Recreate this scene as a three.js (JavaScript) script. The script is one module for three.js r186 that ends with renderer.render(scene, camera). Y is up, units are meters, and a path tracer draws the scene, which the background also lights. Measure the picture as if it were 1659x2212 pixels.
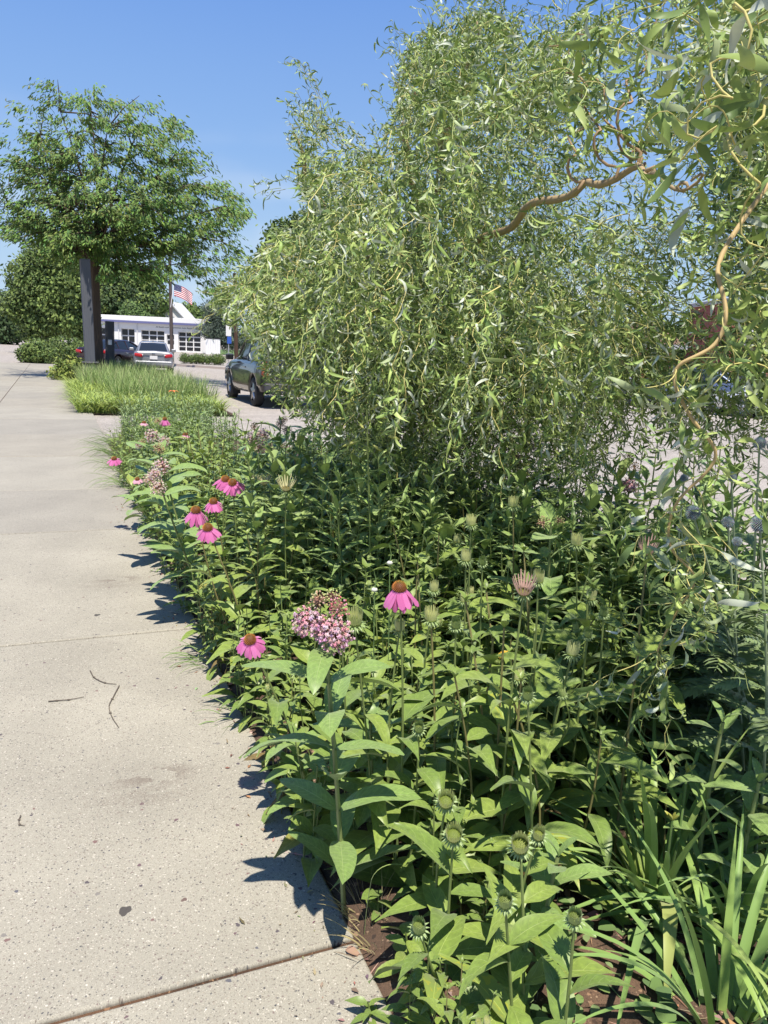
import * as THREE from 'three';
import { mergeGeometries } from 'three/addons/utils/BufferGeometryUtils.js';
import { RoundedBoxGeometry } from 'three/addons/geometries/RoundedBoxGeometry.js';
import { ImprovedNoise } from 'three/addons/math/ImprovedNoise.js';

// ---------------------------------------------------------------- camera, sky, sun, exposure
const scene = new THREE.Scene();
const EYE = 1.55, FOV = 67.3;
const camera = new THREE.PerspectiveCamera(FOV, 0.75, 0.05, 2000);
camera.rotation.order = 'YXZ';
camera.rotation.set(-11.9 * Math.PI / 180, 0, 2.7 * Math.PI / 180);
camera.position.set(0, EYE, 0);
camera.updateMatrixWorld();
const renderer = new THREE.WebGLRenderer({ antialias: true });
renderer.toneMapping = THREE.LinearToneMapping;
renderer.toneMappingExposure = 1.5;
renderer.shadowMap.enabled = true;
renderer.shadowMap.type = THREE.PCFSoftShadowMap;

const SUN = new THREE.Vector3(0.11, 1.72, 0.66).normalize();
const sun = new THREE.DirectionalLight(0xfff6ea, 5);
sun.position.copy(SUN).multiplyScalar(120);
sun.castShadow = true;
sun.shadow.mapSize.set(4096, 4096);
Object.assign(sun.shadow.camera, { left: -60, right: 60, top: 60, bottom: -60, near: 1, far: 320 });
sun.shadow.radius = 1;
scene.add(sun, sun.target);

const noise = new ImprovedNoise();
function fbm(x, y, z, n = 4) { let a = 0, s = 0.5; for (let i = 0; i < n; i++) { a += s * noise.noise(x, y, z); x *= 2.03; y *= 2.03; z *= 2.03; s *= 0.5; } return a; }
{
  const w = 1024, h = 512, d = new Float32Array(w * h * 4);
  const stops = [[0, [0.64, 0.80, 0.95]], [0.06, [0.49, 0.70, 0.95]], [0.14, [0.31, 0.53, 0.92]], [0.28, [0.155, 0.34, 0.83]], [0.5, [0.085, 0.225, 0.68]], [1, [0.055, 0.15, 0.5]]];
  for (let j = 0; j < h; j++) for (let i = 0; i < w; i++) {
    const el = (j + 0.5) / h * Math.PI - Math.PI / 2, az = (i + 0.5) / w * Math.PI * 2;
    let e = Math.max(0, el / (Math.PI / 2)), k = 0;
    while (k < stops.length - 2 && e > stops[k + 1][0]) k++;
    const f = Math.min(1, (e - stops[k][0]) / (stops[k + 1][0] - stops[k][0]));
    const c = stops[k][1].map((v, q) => (v + (stops[k + 1][1][q] - v) * f) * 0.63);
    const x = Math.cos(az) * Math.cos(el), z = Math.sin(az) * Math.cos(el), y = Math.sin(el);
    // thin fair-weather streaks of cloud low over the horizon
    if (el > 0 && el < 0.5) {
      const n = fbm(x * 5, y * 22 + 3, z * 5, 5) + 0.02;
      const m = Math.max(0, Math.min(1, n * 3.2)) * Math.max(0, 1 - el / 0.26) * Math.min(1, el / 0.03) * 0.75;
      for (let q = 0; q < 3; q++) c[q] += ([0.63, 0.66, 0.69][q] - c[q]) * m;
    }
    if (el < 0) { const g = Math.min(1, -el * 6); for (let q = 0; q < 3; q++) c[q] += ([0.30, 0.30, 0.28][q] - c[q]) * g; }
    d.set([c[0], c[1], c[2], 1], (j * w + i) * 4);
  }
  const t = new THREE.DataTexture(d, w, h, THREE.RGBAFormat, THREE.FloatType);
  t.mapping = THREE.EquirectangularReflectionMapping; t.magFilter = t.minFilter = THREE.LinearFilter; t.needsUpdate = true;
  scene.background = t; scene.environment = t;
}

// ---------------------------------------------------------------- helpers
let seed = 20240617;
function R() { seed = (seed + 0x6D2B79F5) | 0; let t = Math.imul(seed ^ (seed >>> 15), 1 | seed); t = (t + Math.imul(t ^ (t >>> 7), 61 | t)) ^ t; return ((t ^ (t >>> 14)) >>> 0) / 4294967296; }
const rr = (a, b) => a + (b - a) * R();
const gauss = () => (R() + R() + R() + R() - 2) * 0.86;
const pick = (a) => a[Math.floor(R() * a.length)];
const reseed = (n) => { seed = n | 0; };
const V = (x, y, z) => new THREE.Vector3(x, y, z);
const PW = 1659, PH = 2212, FP = PH / 2 / Math.tan(FOV * Math.PI / 360);
const UP = V(0, 1, 0);
function ray(px, py) { return V(px - PW / 2, PH / 2 - py, -FP).applyQuaternion(camera.quaternion); }
function at(px, py, depth) { const r = ray(px, py); return r.multiplyScalar(depth / -r.z).add(V(0, EYE, 0)); }     // the place seen at a measured photo point, that far ahead
function atH(px, py, y) { const r = ray(px, py); return r.multiplyScalar((y - EYE) / r.y).add(V(0, EYE, 0)); }        // the place seen there at that height
const gnd = (px, py) => atH(px, py, 0);
const camInv = camera.quaternion.clone().invert();
function proj(p) { const q = p.clone().sub(camera.position).applyQuaternion(camInv); return q.z > -0.05 ? null : [PW / 2 + q.x / -q.z * FP, PH / 2 - q.y / -q.z * FP, -q.z]; }
// along / across the pavement
const TH = 23.3 * Math.PI / 180, DX = -Math.sin(TH), DZ = -Math.cos(TH), NX = Math.cos(TH), NZ = -Math.sin(TH);
const sa = (s, a, y = 0) => V(s * DX + a * NX, y, s * DZ + a * NZ);
const saOf = (p) => [p.x * DX + p.z * DZ, p.x * NX + p.z * NZ];

const used = {};
function numbered(n) { const k = used[n] = (used[n] ?? -1) + 1; return k ? n + '_' + String(k).padStart(3, '0') : n; }
function tag(o, label, category, group, kind) {
  if (label) o.userData.label = label; if (category) o.userData.category = category;
  if (group) o.userData.group = group; if (kind) o.userData.kind = kind; return o;
}
function thing(name, label, category, p = V(0, 0, 0), turn = 0, group) {
  const o = new THREE.Group(); o.name = numbered(name); o.position.copy(p); o.rotation.y = turn; scene.add(o);
  return tag(o, label, category, group);
}
function mesh(name, geo, mat, parent) {
  const m = new THREE.Mesh(geo, mat); m.name = parent ? name : numbered(name); m.castShadow = m.receiveShadow = true; (parent || scene).add(m); return m;
}
function dup(src, p, turn, label, group, scale = 1) {
  const c = src.clone(); c.name = numbered(src.name.replace(/_\d{3}$/, '')); c.userData = { ...src.userData };
  c.position.copy(p); c.rotation.y = turn; c.scale.setScalar(scale); if (label) c.userData.label = label; if (group) c.userData.group = group; scene.add(c); return c;
}

class MB {   // collects strips, tubes and boxes into one geometry
  constructor(color = false) { this.p = []; this.t = []; this.i = []; this.c = color ? [] : null; }
  vert(v, u, w, c) { this.p.push(v.x, v.y, v.z); this.t.push(u, w); if (this.c) this.c.push(c ? c[0] : 1, c ? c[1] : 1, c ? c[2] : 1); return this.p.length / 3 - 1; }
  tri(a, b, c) { this.i.push(a, b, c); }
  quad(a, b, c, d) { this.i.push(a, b, c, a, c, d); }
  // a leaf grown along t with its upper face towards n
  leaf(p, t, n, L, W, o = {}) {
    const rows = o.rows ?? 6, prof = o.prof ?? lance; p = p.clone(); t = t.clone().normalize();
    let b = t.clone().cross(n).normalize(); n = b.clone().cross(t).normalize();
    const step = L / rows, wide = o.flat ? 2 : 3, start = this.p.length / 3, ph = o.phase ?? 0;
    for (let i = 0; i <= rows; i++) {
      const u = i / rows, w = prof(u) * W / 2, fold = (o.fold ?? 0.25) * w;
      const wv = (o.wave ?? 0) * W * Math.sin(u * (o.freq ?? 9) + ph) * (0.3 + u);
      const l = p.clone().addScaledVector(b, -w).addScaledVector(n, fold + wv), r = p.clone().addScaledVector(b, w).addScaledVector(n, fold - wv);
      this.vert(l, 0, u, o.c); if (wide === 3) this.vert(p, 0.5, u, o.cm ?? o.c); this.vert(r, 1, u, o.c);
      if (i) { const k = start + (i - 1) * wide; for (let q = 0; q < wide - 1; q++) this.quad(k + q, k + q + 1, k + q + 1 + wide, k + q + wide); }
      p.addScaledVector(t, step);
      const bend = (o.bend ?? 0) / rows * (o.bendAt ? o.bendAt(u) : 1);
      if (bend) { t.applyAxisAngle(b, -bend); n.applyAxisAngle(b, -bend); }
      if (o.side) { t.applyAxisAngle(n, o.side / rows); b.applyAxisAngle(n, o.side / rows); }
      if (o.twist) { b.applyAxisAngle(t, o.twist / rows); n.applyAxisAngle(t, o.twist / rows); }
      if (o.grav) { t.y -= o.grav / rows; t.normalize(); b = t.clone().cross(n).normalize(); n = b.clone().cross(t).normalize(); }
    }
    return this;
  }
  tube(pts, radii, sides = 5, c, cap = false) {
    const start = this.p.length / 3; let n = null;
    for (let i = 0; i < pts.length; i++) {
      const t = (pts[Math.min(i + 1, pts.length - 1)].clone()).sub(pts[Math.max(0, i - 1)]).normalize();
      if (!n) n = Math.abs(t.y) < 0.9 ? V(0, 1, 0).cross(t).normalize() : V(1, 0, 0).cross(t).normalize();
      n = n.sub(t.clone().multiplyScalar(n.dot(t))).normalize(); const b = t.clone().cross(n);
      const r = Array.isArray(radii) ? radii[i] : radii;
      for (let k = 0; k <= sides; k++) { const a = k / sides * Math.PI * 2; this.vert(pts[i].clone().addScaledVector(n, Math.cos(a) * r).addScaledVector(b, Math.sin(a) * r), k / sides, i * 0.1, c); }
      if (i) for (let k = 0; k < sides; k++) { const q = start + (i - 1) * (sides + 1) + k; this.quad(q, q + 1, q + sides + 2, q + sides + 1); }
    }
    if (cap) for (const e of [0, pts.length - 1]) { const m = this.vert(pts[e], 0.5, 0, c), q = start + e * (sides + 1); for (let k = 0; k < sides; k++) e ? this.tri(m, q + k, q + k + 1) : this.tri(m, q + k + 1, q + k); }
    return this;
  }
  box(cx, cy, cz, w, h, d, c) {
    for (const [nx, ny, nz] of [[1, 0, 0], [-1, 0, 0], [0, 1, 0], [0, -1, 0], [0, 0, 1], [0, 0, -1]]) {
      const n = V(nx, ny, nz), u = Math.abs(ny) ? V(1, 0, 0) : V(0, 1, 0).cross(n), v = n.clone().cross(u), q = [];
      for (const [a, b] of [[-1, -1], [1, -1], [1, 1], [-1, 1]]) {
        const p = n.clone().addScaledVector(u, a).addScaledVector(v, b);
        q.push(this.vert(V(cx + p.x * w / 2, cy + p.y * h / 2, cz + p.z * d / 2), (a + 1) / 2 * (Math.abs(nx) ? d : w), (b + 1) / 2 * (Math.abs(ny) ? d : h), c));
      }
      this.quad(...q);
    }
    return this;
  }
  geo() {
    const g = new THREE.BufferGeometry();
    g.setAttribute('position', new THREE.Float32BufferAttribute(this.p, 3)); g.setAttribute('uv', new THREE.Float32BufferAttribute(this.t, 2));
    if (this.c) g.setAttribute('color', new THREE.Float32BufferAttribute(this.c, 3));
    g.setIndex(this.i); g.computeVertexNormals(); return g;
  }
  get n() { return this.i.length / 3; }
}
// outlines of leaves, 0 at the base to 1 at the tip
const lance = (u) => Math.max(0.02, Math.pow(Math.sin(Math.PI * Math.pow(Math.min(u, 1), 0.62)), 1.15) * (1 - 0.25 * u));
const cone = (u) => u < 0.1 ? 0.1 : Math.max(0.015, Math.pow(Math.sin(Math.PI * Math.pow((u - 0.06) / 0.94, 0.58)), 1.1));
const broad = (u) => u < 0.05 ? 0.12 : Math.max(0.03, Math.pow(Math.sin(Math.PI * Math.pow(u, 0.9)), 0.62));
const willowP = (u) => Math.max(0.03, Math.pow(Math.sin(Math.PI * Math.pow(u, 0.75)), 0.85));
const blade = (u) => Math.max(0.02, (1 - Math.pow(u, 2.2)) * (0.75 + 0.25 * Math.min(1, u * 4)));
const petalP = (u) => u < 0.04 ? 0.45 : Math.min(1, 0.55 + u * 1.1) * (u > 0.86 ? Math.sqrt(Math.max(0.02, (1.02 - u) / 0.16)) : 1);

// how a massed plant is told apart: by the nearest thing one can point to, the side of it, and its turn there
const MARKS = [[863, 1272, 'the largest pink bloom'], [540, 1384, 'the pink bloom leaning over the sidewalk'], [449, 1142, 'the lowest of the three grouped pink blooms'], [495, 1040, 'the two touching pink blooms'], [247, 992, 'the pink bloom at the far left edge'], [338, 942, 'the tallest far left milkweed bloom'], [347, 1052, 'the lowest far left milkweed bloom'], [556, 946, 'the pale milkweed against the lot'], [618, 1057, 'the cream petalled coneflower'], [700, 1320, 'the big milkweed bloom'], [720, 1700, 'the big milkweed stem'], [1131, 1280, 'the central reddish coneflower'], [1398, 1194, 'the reddish coneflower by the hanging branch'], [1108, 1093, 'the tallest pale green bud'], [1017, 1133, 'the upper left tall bud'], [1245, 1176, 'the straight stemmed pale bud'], [931, 1338, 'the upright bud beside the largest bloom'], [1140, 1504, 'the spiky bud framed by broad leaves'], [963, 1770, 'the pair of round buds'], [1124, 1828, 'the dark green faced bud'], [1091, 1950, 'the low pale spiky bud'], [905, 2006, 'the spiky bud nearest the sidewalk'], [1241, 1985, 'the spiky bud by the lilies'], [905, 1575, 'the low spiky bud in mid bed'], [1381, 1393, 'the bud at the right end'], [1400, 1976, 'the bright daylily clump'], [1562, 1560, 'the bright milkweed shoot'], [1496, 1108, 'the blue grey thistle ball'], [1641, 1132, 'the silvery thistle ball'], [792, 920, 'the yellow green lily buds'], [900, 1010, 'the willow foot'], [1490, 880, 'the hanging willow branch'], [650, 1560, 'the slab joint and the broad milkweed there'], [373, 846, 'the orange lily']];
const NTH = ['first', 'second', 'third', 'fourth', 'fifth', 'sixth', 'seventh', 'eighth', 'ninth', 'tenth', 'eleventh', 'twelfth', 'thirteenth', 'fourteenth', 'fifteenth', 'sixteenth', 'seventeenth', 'eighteenth', 'nineteenth', 'twentieth'], pending = [];
const tellApart = (o, what, h = 0.45) => pending.push([o, what, h]);
function nameThemApart() {
  const by = {};
  for (const [o, what, h] of pending) { const q = proj(o.position.clone().setY(h)) ?? [PW, PH, 0.5]; let best = null, bd = 1e9; for (const m of MARKS) { const d = Math.hypot(m[0] - q[0], m[1] - q[1]); if (d < bd) { bd = d; best = m; } } const dx = q[0] - best[0], dy = q[1] - best[1], side = Math.abs(dx) > Math.abs(dy) ? (dx < 0 ? 'left of' : 'right of') : dy < 0 ? 'behind' : 'in front of'; (by[what + '|' + side + ' ' + best[2]] ??= []).push([bd, o]); }
  for (const [k, l] of Object.entries(by)) { const [what, where] = k.split('|'); l.sort((a, b) => a[0] - b[0]); l.forEach(([, o], i) => { o.userData.label = l.length > 1 ? `${what}, ${NTH[i] ?? 'farthest'} one ${where}` : `${what} ${where}`; }); }
}
// ---------------------------------------------------------------- textures
function canvasTex(w, h, draw, rx = 1, ry = 1, srgb = true) {
  const c = document.createElement('canvas'); c.width = w; c.height = h; draw(c.getContext('2d'), w, h);
  const t = new THREE.CanvasTexture(c); t.wrapS = t.wrapT = THREE.RepeatWrapping; t.repeat.set(rx, ry); t.anisotropy = 8; if (srgb) t.colorSpace = THREE.SRGBColorSpace; return t;
}
function dataTex(n, f, srgb = true) {
  const d = new Uint8Array(n * n * 4); for (let y = 0; y < n; y++) for (let x = 0; x < n; x++) { const c = f(x, y); const k = (y * n + x) * 4; d[k] = c[0]; d[k + 1] = c[1]; d[k + 2] = c[2]; d[k + 3] = 255; }
  const t = new THREE.DataTexture(d, n, n); t.wrapS = t.wrapT = THREE.RepeatWrapping; t.magFilter = THREE.LinearFilter; t.minFilter = THREE.LinearMipmapLinearFilter; t.generateMipmaps = true; t.anisotropy = 8;
  if (srgb) t.colorSpace = THREE.SRGBColorSpace; t.needsUpdate = true; return t;
}
// sand-blasted concrete with its aggregate showing: a buffer of pale cement grains, then dark and coloured stones of every size
function concrete(n, metres, tone, opt) {
  const buf = new Float32Array(n * n * 3);
  for (let y = 0; y < n; y++) for (let x = 0; x < n; x++) {
    const big = fbm(x / n * 4, y / n * 4, opt.seed, 4), f = 1 + big * (opt.mottle ?? 0.16) + (R() - 0.5) * opt.grain, k = (y * n + x) * 3;
    for (let q = 0; q < 3; q++) buf[k + q] = tone[q] * f;
  }
  const stone = (cx, cy, r, c, al) => {
    const el = rr(0.55, 1), an = R() * Math.PI, ca = Math.cos(an), sn = Math.sin(an), w1 = rr(0, 6);
    for (let y = Math.floor(cy - r * 1.3); y <= cy + r * 1.3; y++) for (let x = Math.floor(cx - r * 1.3); x <= cx + r * 1.3; x++) {
      const dx = x - cx, dy = y - cy, u = (dx * ca + dy * sn) / r, v = (-dx * sn + dy * ca) / (r * el), th = Math.atan2(v, u);
      if (u * u + v * v < 1 + 0.25 * Math.sin(3 * th + w1) + 0.15 * Math.sin(5 * th - w1)) { const k = (((y + n) % n) * n + ((x + n) % n)) * 3; for (let q = 0; q < 3; q++) buf[k + q] += (c[q] - buf[k + q]) * al; }
    }
  };
  const mm = n / metres / 1000, area = metres * metres;
  for (let i = 0; i < area * opt.fine; i++) stone(R() * n, R() * n, rr(0.7, 1.7) * mm, pick(opt.fines), rr(0.4, 0.95));
  for (let i = 0; i < area * opt.mid; i++) stone(R() * n, R() * n, rr(1.6, 3.2) * mm, pick(opt.mids), rr(0.5, 0.95));
  for (let i = 0; i < area * opt.big; i++) stone(R() * n, R() * n, rr(4, 8) * mm, pick(opt.bigs), 0.92);
  if (opt.after) opt.after(buf, n, stone, mm);
  return dataTex(n, (x, y) => { const k = (y * n + x) * 3; return [0, 1, 2].map((q) => Math.max(0, Math.min(255, buf[k + q]))); });
}
const FINES = [[98, 92, 82], [78, 75, 72], [122, 114, 100], [198, 192, 176], [206, 200, 186], [110, 100, 92], [140, 131, 116], [196, 190, 174]];
const MIDS = [[76, 73, 70], [102, 93, 83], [124, 117, 107], [110, 96, 92], [200, 194, 180], [150, 141, 126], [70, 70, 73]];
const BIGS = [[96, 76, 80], [86, 86, 92], [112, 88, 84], [120, 116, 110], [78, 72, 76]];
reseed(11);
const UU = [0.79, 0.40, 0.726, 0.124];
const slabTexNear = concrete(2048, 2.4, [150, 146, 132], {
  seed: 3, grain: 0.2, fine: 26000, mid: 3800, big: 38, fines: FINES, mids: MIDS, bigs: BIGS,
  after(buf, n, stone, mm) {   // dirt ground into the surface in two ragged smears
    for (let i = 0; i < 14000; i++) {
      const q = i % 3, cx = n * (q ? UU[0] : UU[0] - 0.02) + gauss() * n * (q ? 0.06 : 0.09), cy = n * (q ? UU[1] : UU[1] - 0.05) + gauss() * n * 0.026 + (q ? 0 : gauss() * n * 0.03);
      if (fbm(cx / n * 22, cy / n * 40, 9, 3) > -0.05) stone(cx, cy, rr(0.7, 2.2) * mm, pick([[116, 108, 97], [104, 97, 88], [124, 114, 101]]), rr(0.25, 0.6));
    }
    stone(n * UU[2], n * UU[3], 19 * mm, [66, 63, 60], 0.9); stone(n * (UU[2] + 0.065), n * (UU[3] - 0.004), 9 * mm, [96, 78, 72], 0.9);
    let x = n * 0.5, y = n * 0.55; for (let i = 0; i < 900; i++) { x += rr(-1, 2.2); y += rr(-1.4, 1.4) + 0.5 * Math.sin(i / 90); stone(x, y, rr(0.6, 1.1) * mm, [92, 86, 78], 0.6); }
  },
});
const slabTex = concrete(1024, 2.4, [149, 145, 132], { seed: 8, grain: 0.24, mottle: 0.1, fine: 9000, mid: 2600, big: 14, fines: FINES, mids: MIDS, bigs: BIGS });
const lotTex = concrete(1024, 2.0, [168, 161, 151], { seed: 5, grain: 0.25, mottle: 0.22, fine: 5000, mid: 6500, big: 1500, fines: FINES, mids: [...MIDS, [206, 197, 186], [236, 228, 220]], bigs: [[146, 138, 129], [204, 196, 186], [172, 162, 150], [228, 220, 212], [126, 116, 112]] });
const soilTex = concrete(1024, 1.0, [84, 66, 52], { seed: 15, grain: 0.5, mottle: 0.7, fine: 6000, mid: 3500, big: 700, fines: [[60, 46, 36], [120, 98, 80], [40, 32, 26]], mids: [[128, 104, 84], [58, 44, 36], [150, 128, 104]], bigs: [[70, 54, 44], [138, 112, 88], [50, 40, 34]] });

function leafTex(base, vein, edge, nVeins, serr) {
  return canvasTex(256, 512, (g, w, h) => {
    g.fillStyle = base; g.fillRect(0, 0, w, h);
    const im = g.getImageData(0, 0, w, h);
    for (let y = 0; y < h; y++) for (let x = 0; x < w; x++) { const k = (y * w + x) * 4, f = 1 + 0.22 * fbm(x / 40, y / 40, 2, 3) + (R() - 0.5) * 0.09; for (let q = 0; q < 3; q++) im.data[k + q] *= f; }
    g.putImageData(im, 0, 0);
    g.strokeStyle = vein; g.lineCap = 'round';
    for (let i = 0; i < nVeins; i++) for (const s of [-1, 1]) {
      const y0 = h * (1 - (i + 0.6) / (nVeins + 1)); g.lineWidth = 2.6; g.globalAlpha = 0.6;
      g.beginPath(); g.moveTo(w / 2, y0); g.quadraticCurveTo(w / 2 + s * w * 0.3, y0 - h * 0.05, w / 2 + s * w * 0.5, y0 - h * 0.16); g.stroke();
      g.lineWidth = 1; g.globalAlpha = 0.35;
      for (let j = 1; j < 5; j++) { g.beginPath(); g.moveTo(w / 2 + s * w * 0.1 * j, y0 - h * 0.03 * j); g.lineTo(w / 2 + s * w * (0.1 * j + 0.04), y0 - h * 0.03 * j - h * 0.06); g.stroke(); }
    }
    g.globalAlpha = 0.9; g.lineWidth = 6; g.beginPath(); g.moveTo(w / 2, h); g.lineTo(w / 2, 0); g.stroke();
    g.globalAlpha = 0.5; g.strokeStyle = edge; g.lineWidth = 4; g.strokeRect(0, 0, w, h);
  });
}
reseed(12);
const wornTex = canvasTex(256, 512, (g, w, h) => { g.fillStyle = '#b4bf9a'; g.fillRect(0, 0, w, h); const im = g.getImageData(0, 0, w, h); for (let y = 0; y < h; y++) for (let x = 0; x < w; x++) { const k = (y * w + x) * 4, e = Math.min(x, w - x) / w, n = fbm(x / 26, y / 26, 5, 4), b = n > 0.2 + e * 1.3 || n > 0.42, ye = fbm(x / 60, y / 60, 8, 3) > 0.14, c = b ? [150, 104, 66] : ye ? [214, 204, 120] : [180, 191, 154]; for (let q = 0; q < 3; q++) im.data[k + q] = c[q] * (1 + (R() - 0.5) * 0.1); } g.putImageData(im, 0, 0); g.strokeStyle = '#f4f6e6'; g.lineWidth = 6; g.beginPath(); g.moveTo(w / 2, 0); g.lineTo(w / 2, h); g.stroke(); });
const coneLeafTex = leafTex('#bcc6a6', '#ffffff', '#e8f0d0', 6), milkLeafTex = leafTex('#c2cfb4', '#ffffff', '#f4ffe8', 12);
const barkTex = canvasTex(256, 512, (g, w, h) => {
  g.fillStyle = '#8a7f74'; g.fillRect(0, 0, w, h);
  for (let i = 0; i < 900; i++) { g.strokeStyle = pick(['#5c534b', '#a49a8e', '#6d635a', '#b8ae a0'.replace(' ', '')]); g.globalAlpha = rr(0.2, 0.6); g.lineWidth = rr(0.6, 3); const x = R() * w, y = R() * h; g.beginPath(); g.moveTo(x, y); g.lineTo(x + gauss() * 6, y + rr(10, 70)); g.stroke(); }
});
barkTex.repeat.set(1, 2);

// ---------------------------------------------------------------- materials
const std = (c, r = 0.8, o = {}) => new THREE.MeshStandardMaterial({ color: Array.isArray(c) ? new THREE.Color().setRGB(...c) : c, roughness: r, ...o });
const foliage = (c, o = {}) => new THREE.MeshPhysicalMaterial({ color: new THREE.Color().setRGB(...c), roughness: 0.95, transmission: 0.2, thickness: 0, clearcoat: 0.75, clearcoatRoughness: 0.4, side: THREE.DoubleSide, ...o });
const W1 = [1, 1, 1];
const M = {
  vfol: foliage(W1, { vertexColors: true }),
  vfolDull: foliage(W1, { vertexColors: true, clearcoat: 0.1 }),
  vmat: std(W1, 0.75, { vertexColors: true, side: THREE.DoubleSide }),
  cone: [[0.35, 0.465, 0.09], [0.30, 0.42, 0.085], [0.41, 0.515, 0.105]].map((c) => foliage(c, { map: coneLeafTex, bumpMap: coneLeafTex, bumpScale: 0.0015 })),
  milk: [[0.37, 0.50, 0.145], [0.34, 0.47, 0.135]].map((c) => foliage(c, { map: milkLeafTex, bumpMap: milkLeafTex, bumpScale: 0.0015 })),
  lily: foliage([0.155, 0.27, 0.06]), grass: foliage([0.12, 0.22, 0.075]),
  stem: std([0.16, 0.21, 0.06], 0.6), redstem: std([0.19, 0.17, 0.06], 0.6),
  petal: foliage([0.62, 0.125, 0.36], { clearcoat: 0.05, transmission: 0.4 }), petalPale: foliage([0.66, 0.34, 0.44], { clearcoat: 0.05 }),
  white: std([0.78, 0.78, 0.77], 0.6), blackTrim: std([0.02, 0.02, 0.022], 0.5), rubber: std([0.022, 0.022, 0.024], 0.85),
  bark: std([0.62, 0.55, 0.46], 0.9, { map: barkTex, bumpMap: barkTex, bumpScale: 0.02 }), barkDark: std([0.30, 0.25, 0.21], 0.9, { map: barkTex, bumpMap: barkTex, bumpScale: 0.02 }),
  soil: std(W1, 0.95, { map: soilTex }),
};

// ---------------------------------------------------------------- ground, pavement, lot
function sheet(name, pts, y, mat, scale, kind = 'structure', label) {   // a flat sheet through (s, a) corners
  const sh = new THREE.Shape(pts.map(([s, a]) => new THREE.Vector2(s, a)));
  const g = new THREE.ShapeGeometry(sh), p = g.attributes.position, uv = [];
  for (let i = 0; i < p.count; i++) { const s = p.getX(i), a = p.getY(i), q = sa(s, a, y); uv.push(s / scale, a / scale); p.setXYZ(i, q.x, q.y, q.z); }
  g.setAttribute('uv', new THREE.Float32BufferAttribute(uv, 2)); g.computeVertexNormals();
  const n = g.attributes.normal; if (n.getY(0) < 0) { const ix = g.index.array; for (let i = 0; i < ix.length; i += 3) [ix[i], ix[i + 1]] = [ix[i + 1], ix[i]]; g.computeVertexNormals(); }
  const m = mesh(name, g, mat); m.userData.kind = kind; if (label) m.userData.label = label; return m;
}
sheet('ground', [[-60, -400], [600, -400], [600, 500], [-60, 500]], -0.012, std([0.80, 0.80, 0.80], 0.95, { map: lotTex }), 2, 'structure', 'pale speckled asphalt of the parking lot and road');
sheet('lawn', [[60, 20], [170, 20], [170, 140], [60, 140]], -0.006, std([0.09, 0.15, 0.04], 1), 2);

const slabMat = [std(W1, 0.9, { map: slabTexNear, bumpMap: slabTexNear, bumpScale: 0.0012 }), std(W1, 0.9, { map: slabTex }), std([0.95, 0.94, 0.93], 0.9, { map: slabTex }), std([0.9, 0.9, 0.91], 0.9, { map: slabTex })];
const sidewalk = new THREE.Group(); sidewalk.name = 'sidewalk'; tag(sidewalk, 'pale exposed aggregate concrete sidewalk in square slabs', null, null, 'structure'); scene.add(sidewalk);
{
  const js = [-2.8, -0.78, 1.62, 4.02, 6.42, 8.25, 10.62, 13.0, 15.4, 17.8, 20.2, 22.6, 25, 27.4, 29.8, 32.2, 34.6, 37, 39.4, 41.8, 44.2], rows = [[-3.6, -1.15], [-1.15, 0.68]];
  reseed(5);
  for (let i = 0; i < js.length - 1; i++) for (const [a0, a1] of rows) {
    if (a1 < 0 && js[i] < 4) continue;
    const gap = i < 3 ? 0.015 : 0.016, L = js[i + 1] - js[i] - gap, w = a1 - a0 - 0.012;
    const g = new RoundedBoxGeometry(L, 0.1, w, 2, 0.010), p = g.attributes.position, u = g.attributes.uv, near = i === 2 && a1 > 0;
    const o1 = near ? 0 : R() * 2, o2 = near ? 0 : R() * 2;
    for (let k = 0; k < p.count; k++) u.setXY(k, near ? (p.getZ(k) + w / 2 + 0.48) / 2.4 : p.getZ(k) / 2.4 + o1, near ? (p.getX(k) + L / 2) / 2.4 : p.getX(k) / 2.4 + o2);
    const m = mesh('slab', g, i < 4 ? slabMat[0] : slabMat[1 + (i + (a1 > 0 ? 1 : 0)) % 3], sidewalk);
    const c = sa((js[i] + js[i + 1]) / 2, (a0 + a1) / 2, -0.024 + rr(-0.0025, 0.0025)); m.position.copy(c); m.rotation.y = Math.atan2(-DZ, DX);
  }
  const mb = new MB(), A = sa(-3, -3.6, 0.014), B = sa(-3, 0.672, 0.014), C = sa(44, 0.672, 0.014), D = sa(44, -3.6, 0.014);
  mb.quad(mb.vert(A, 0, 0), mb.vert(B, 0, 4), mb.vert(C, 40, 4), mb.vert(D, 40, 0)); mesh('joint_filler', mb.geo(), std([0.9, 0.8, 0.7], 1, { map: soilTex }), sidewalk);
}
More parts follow.
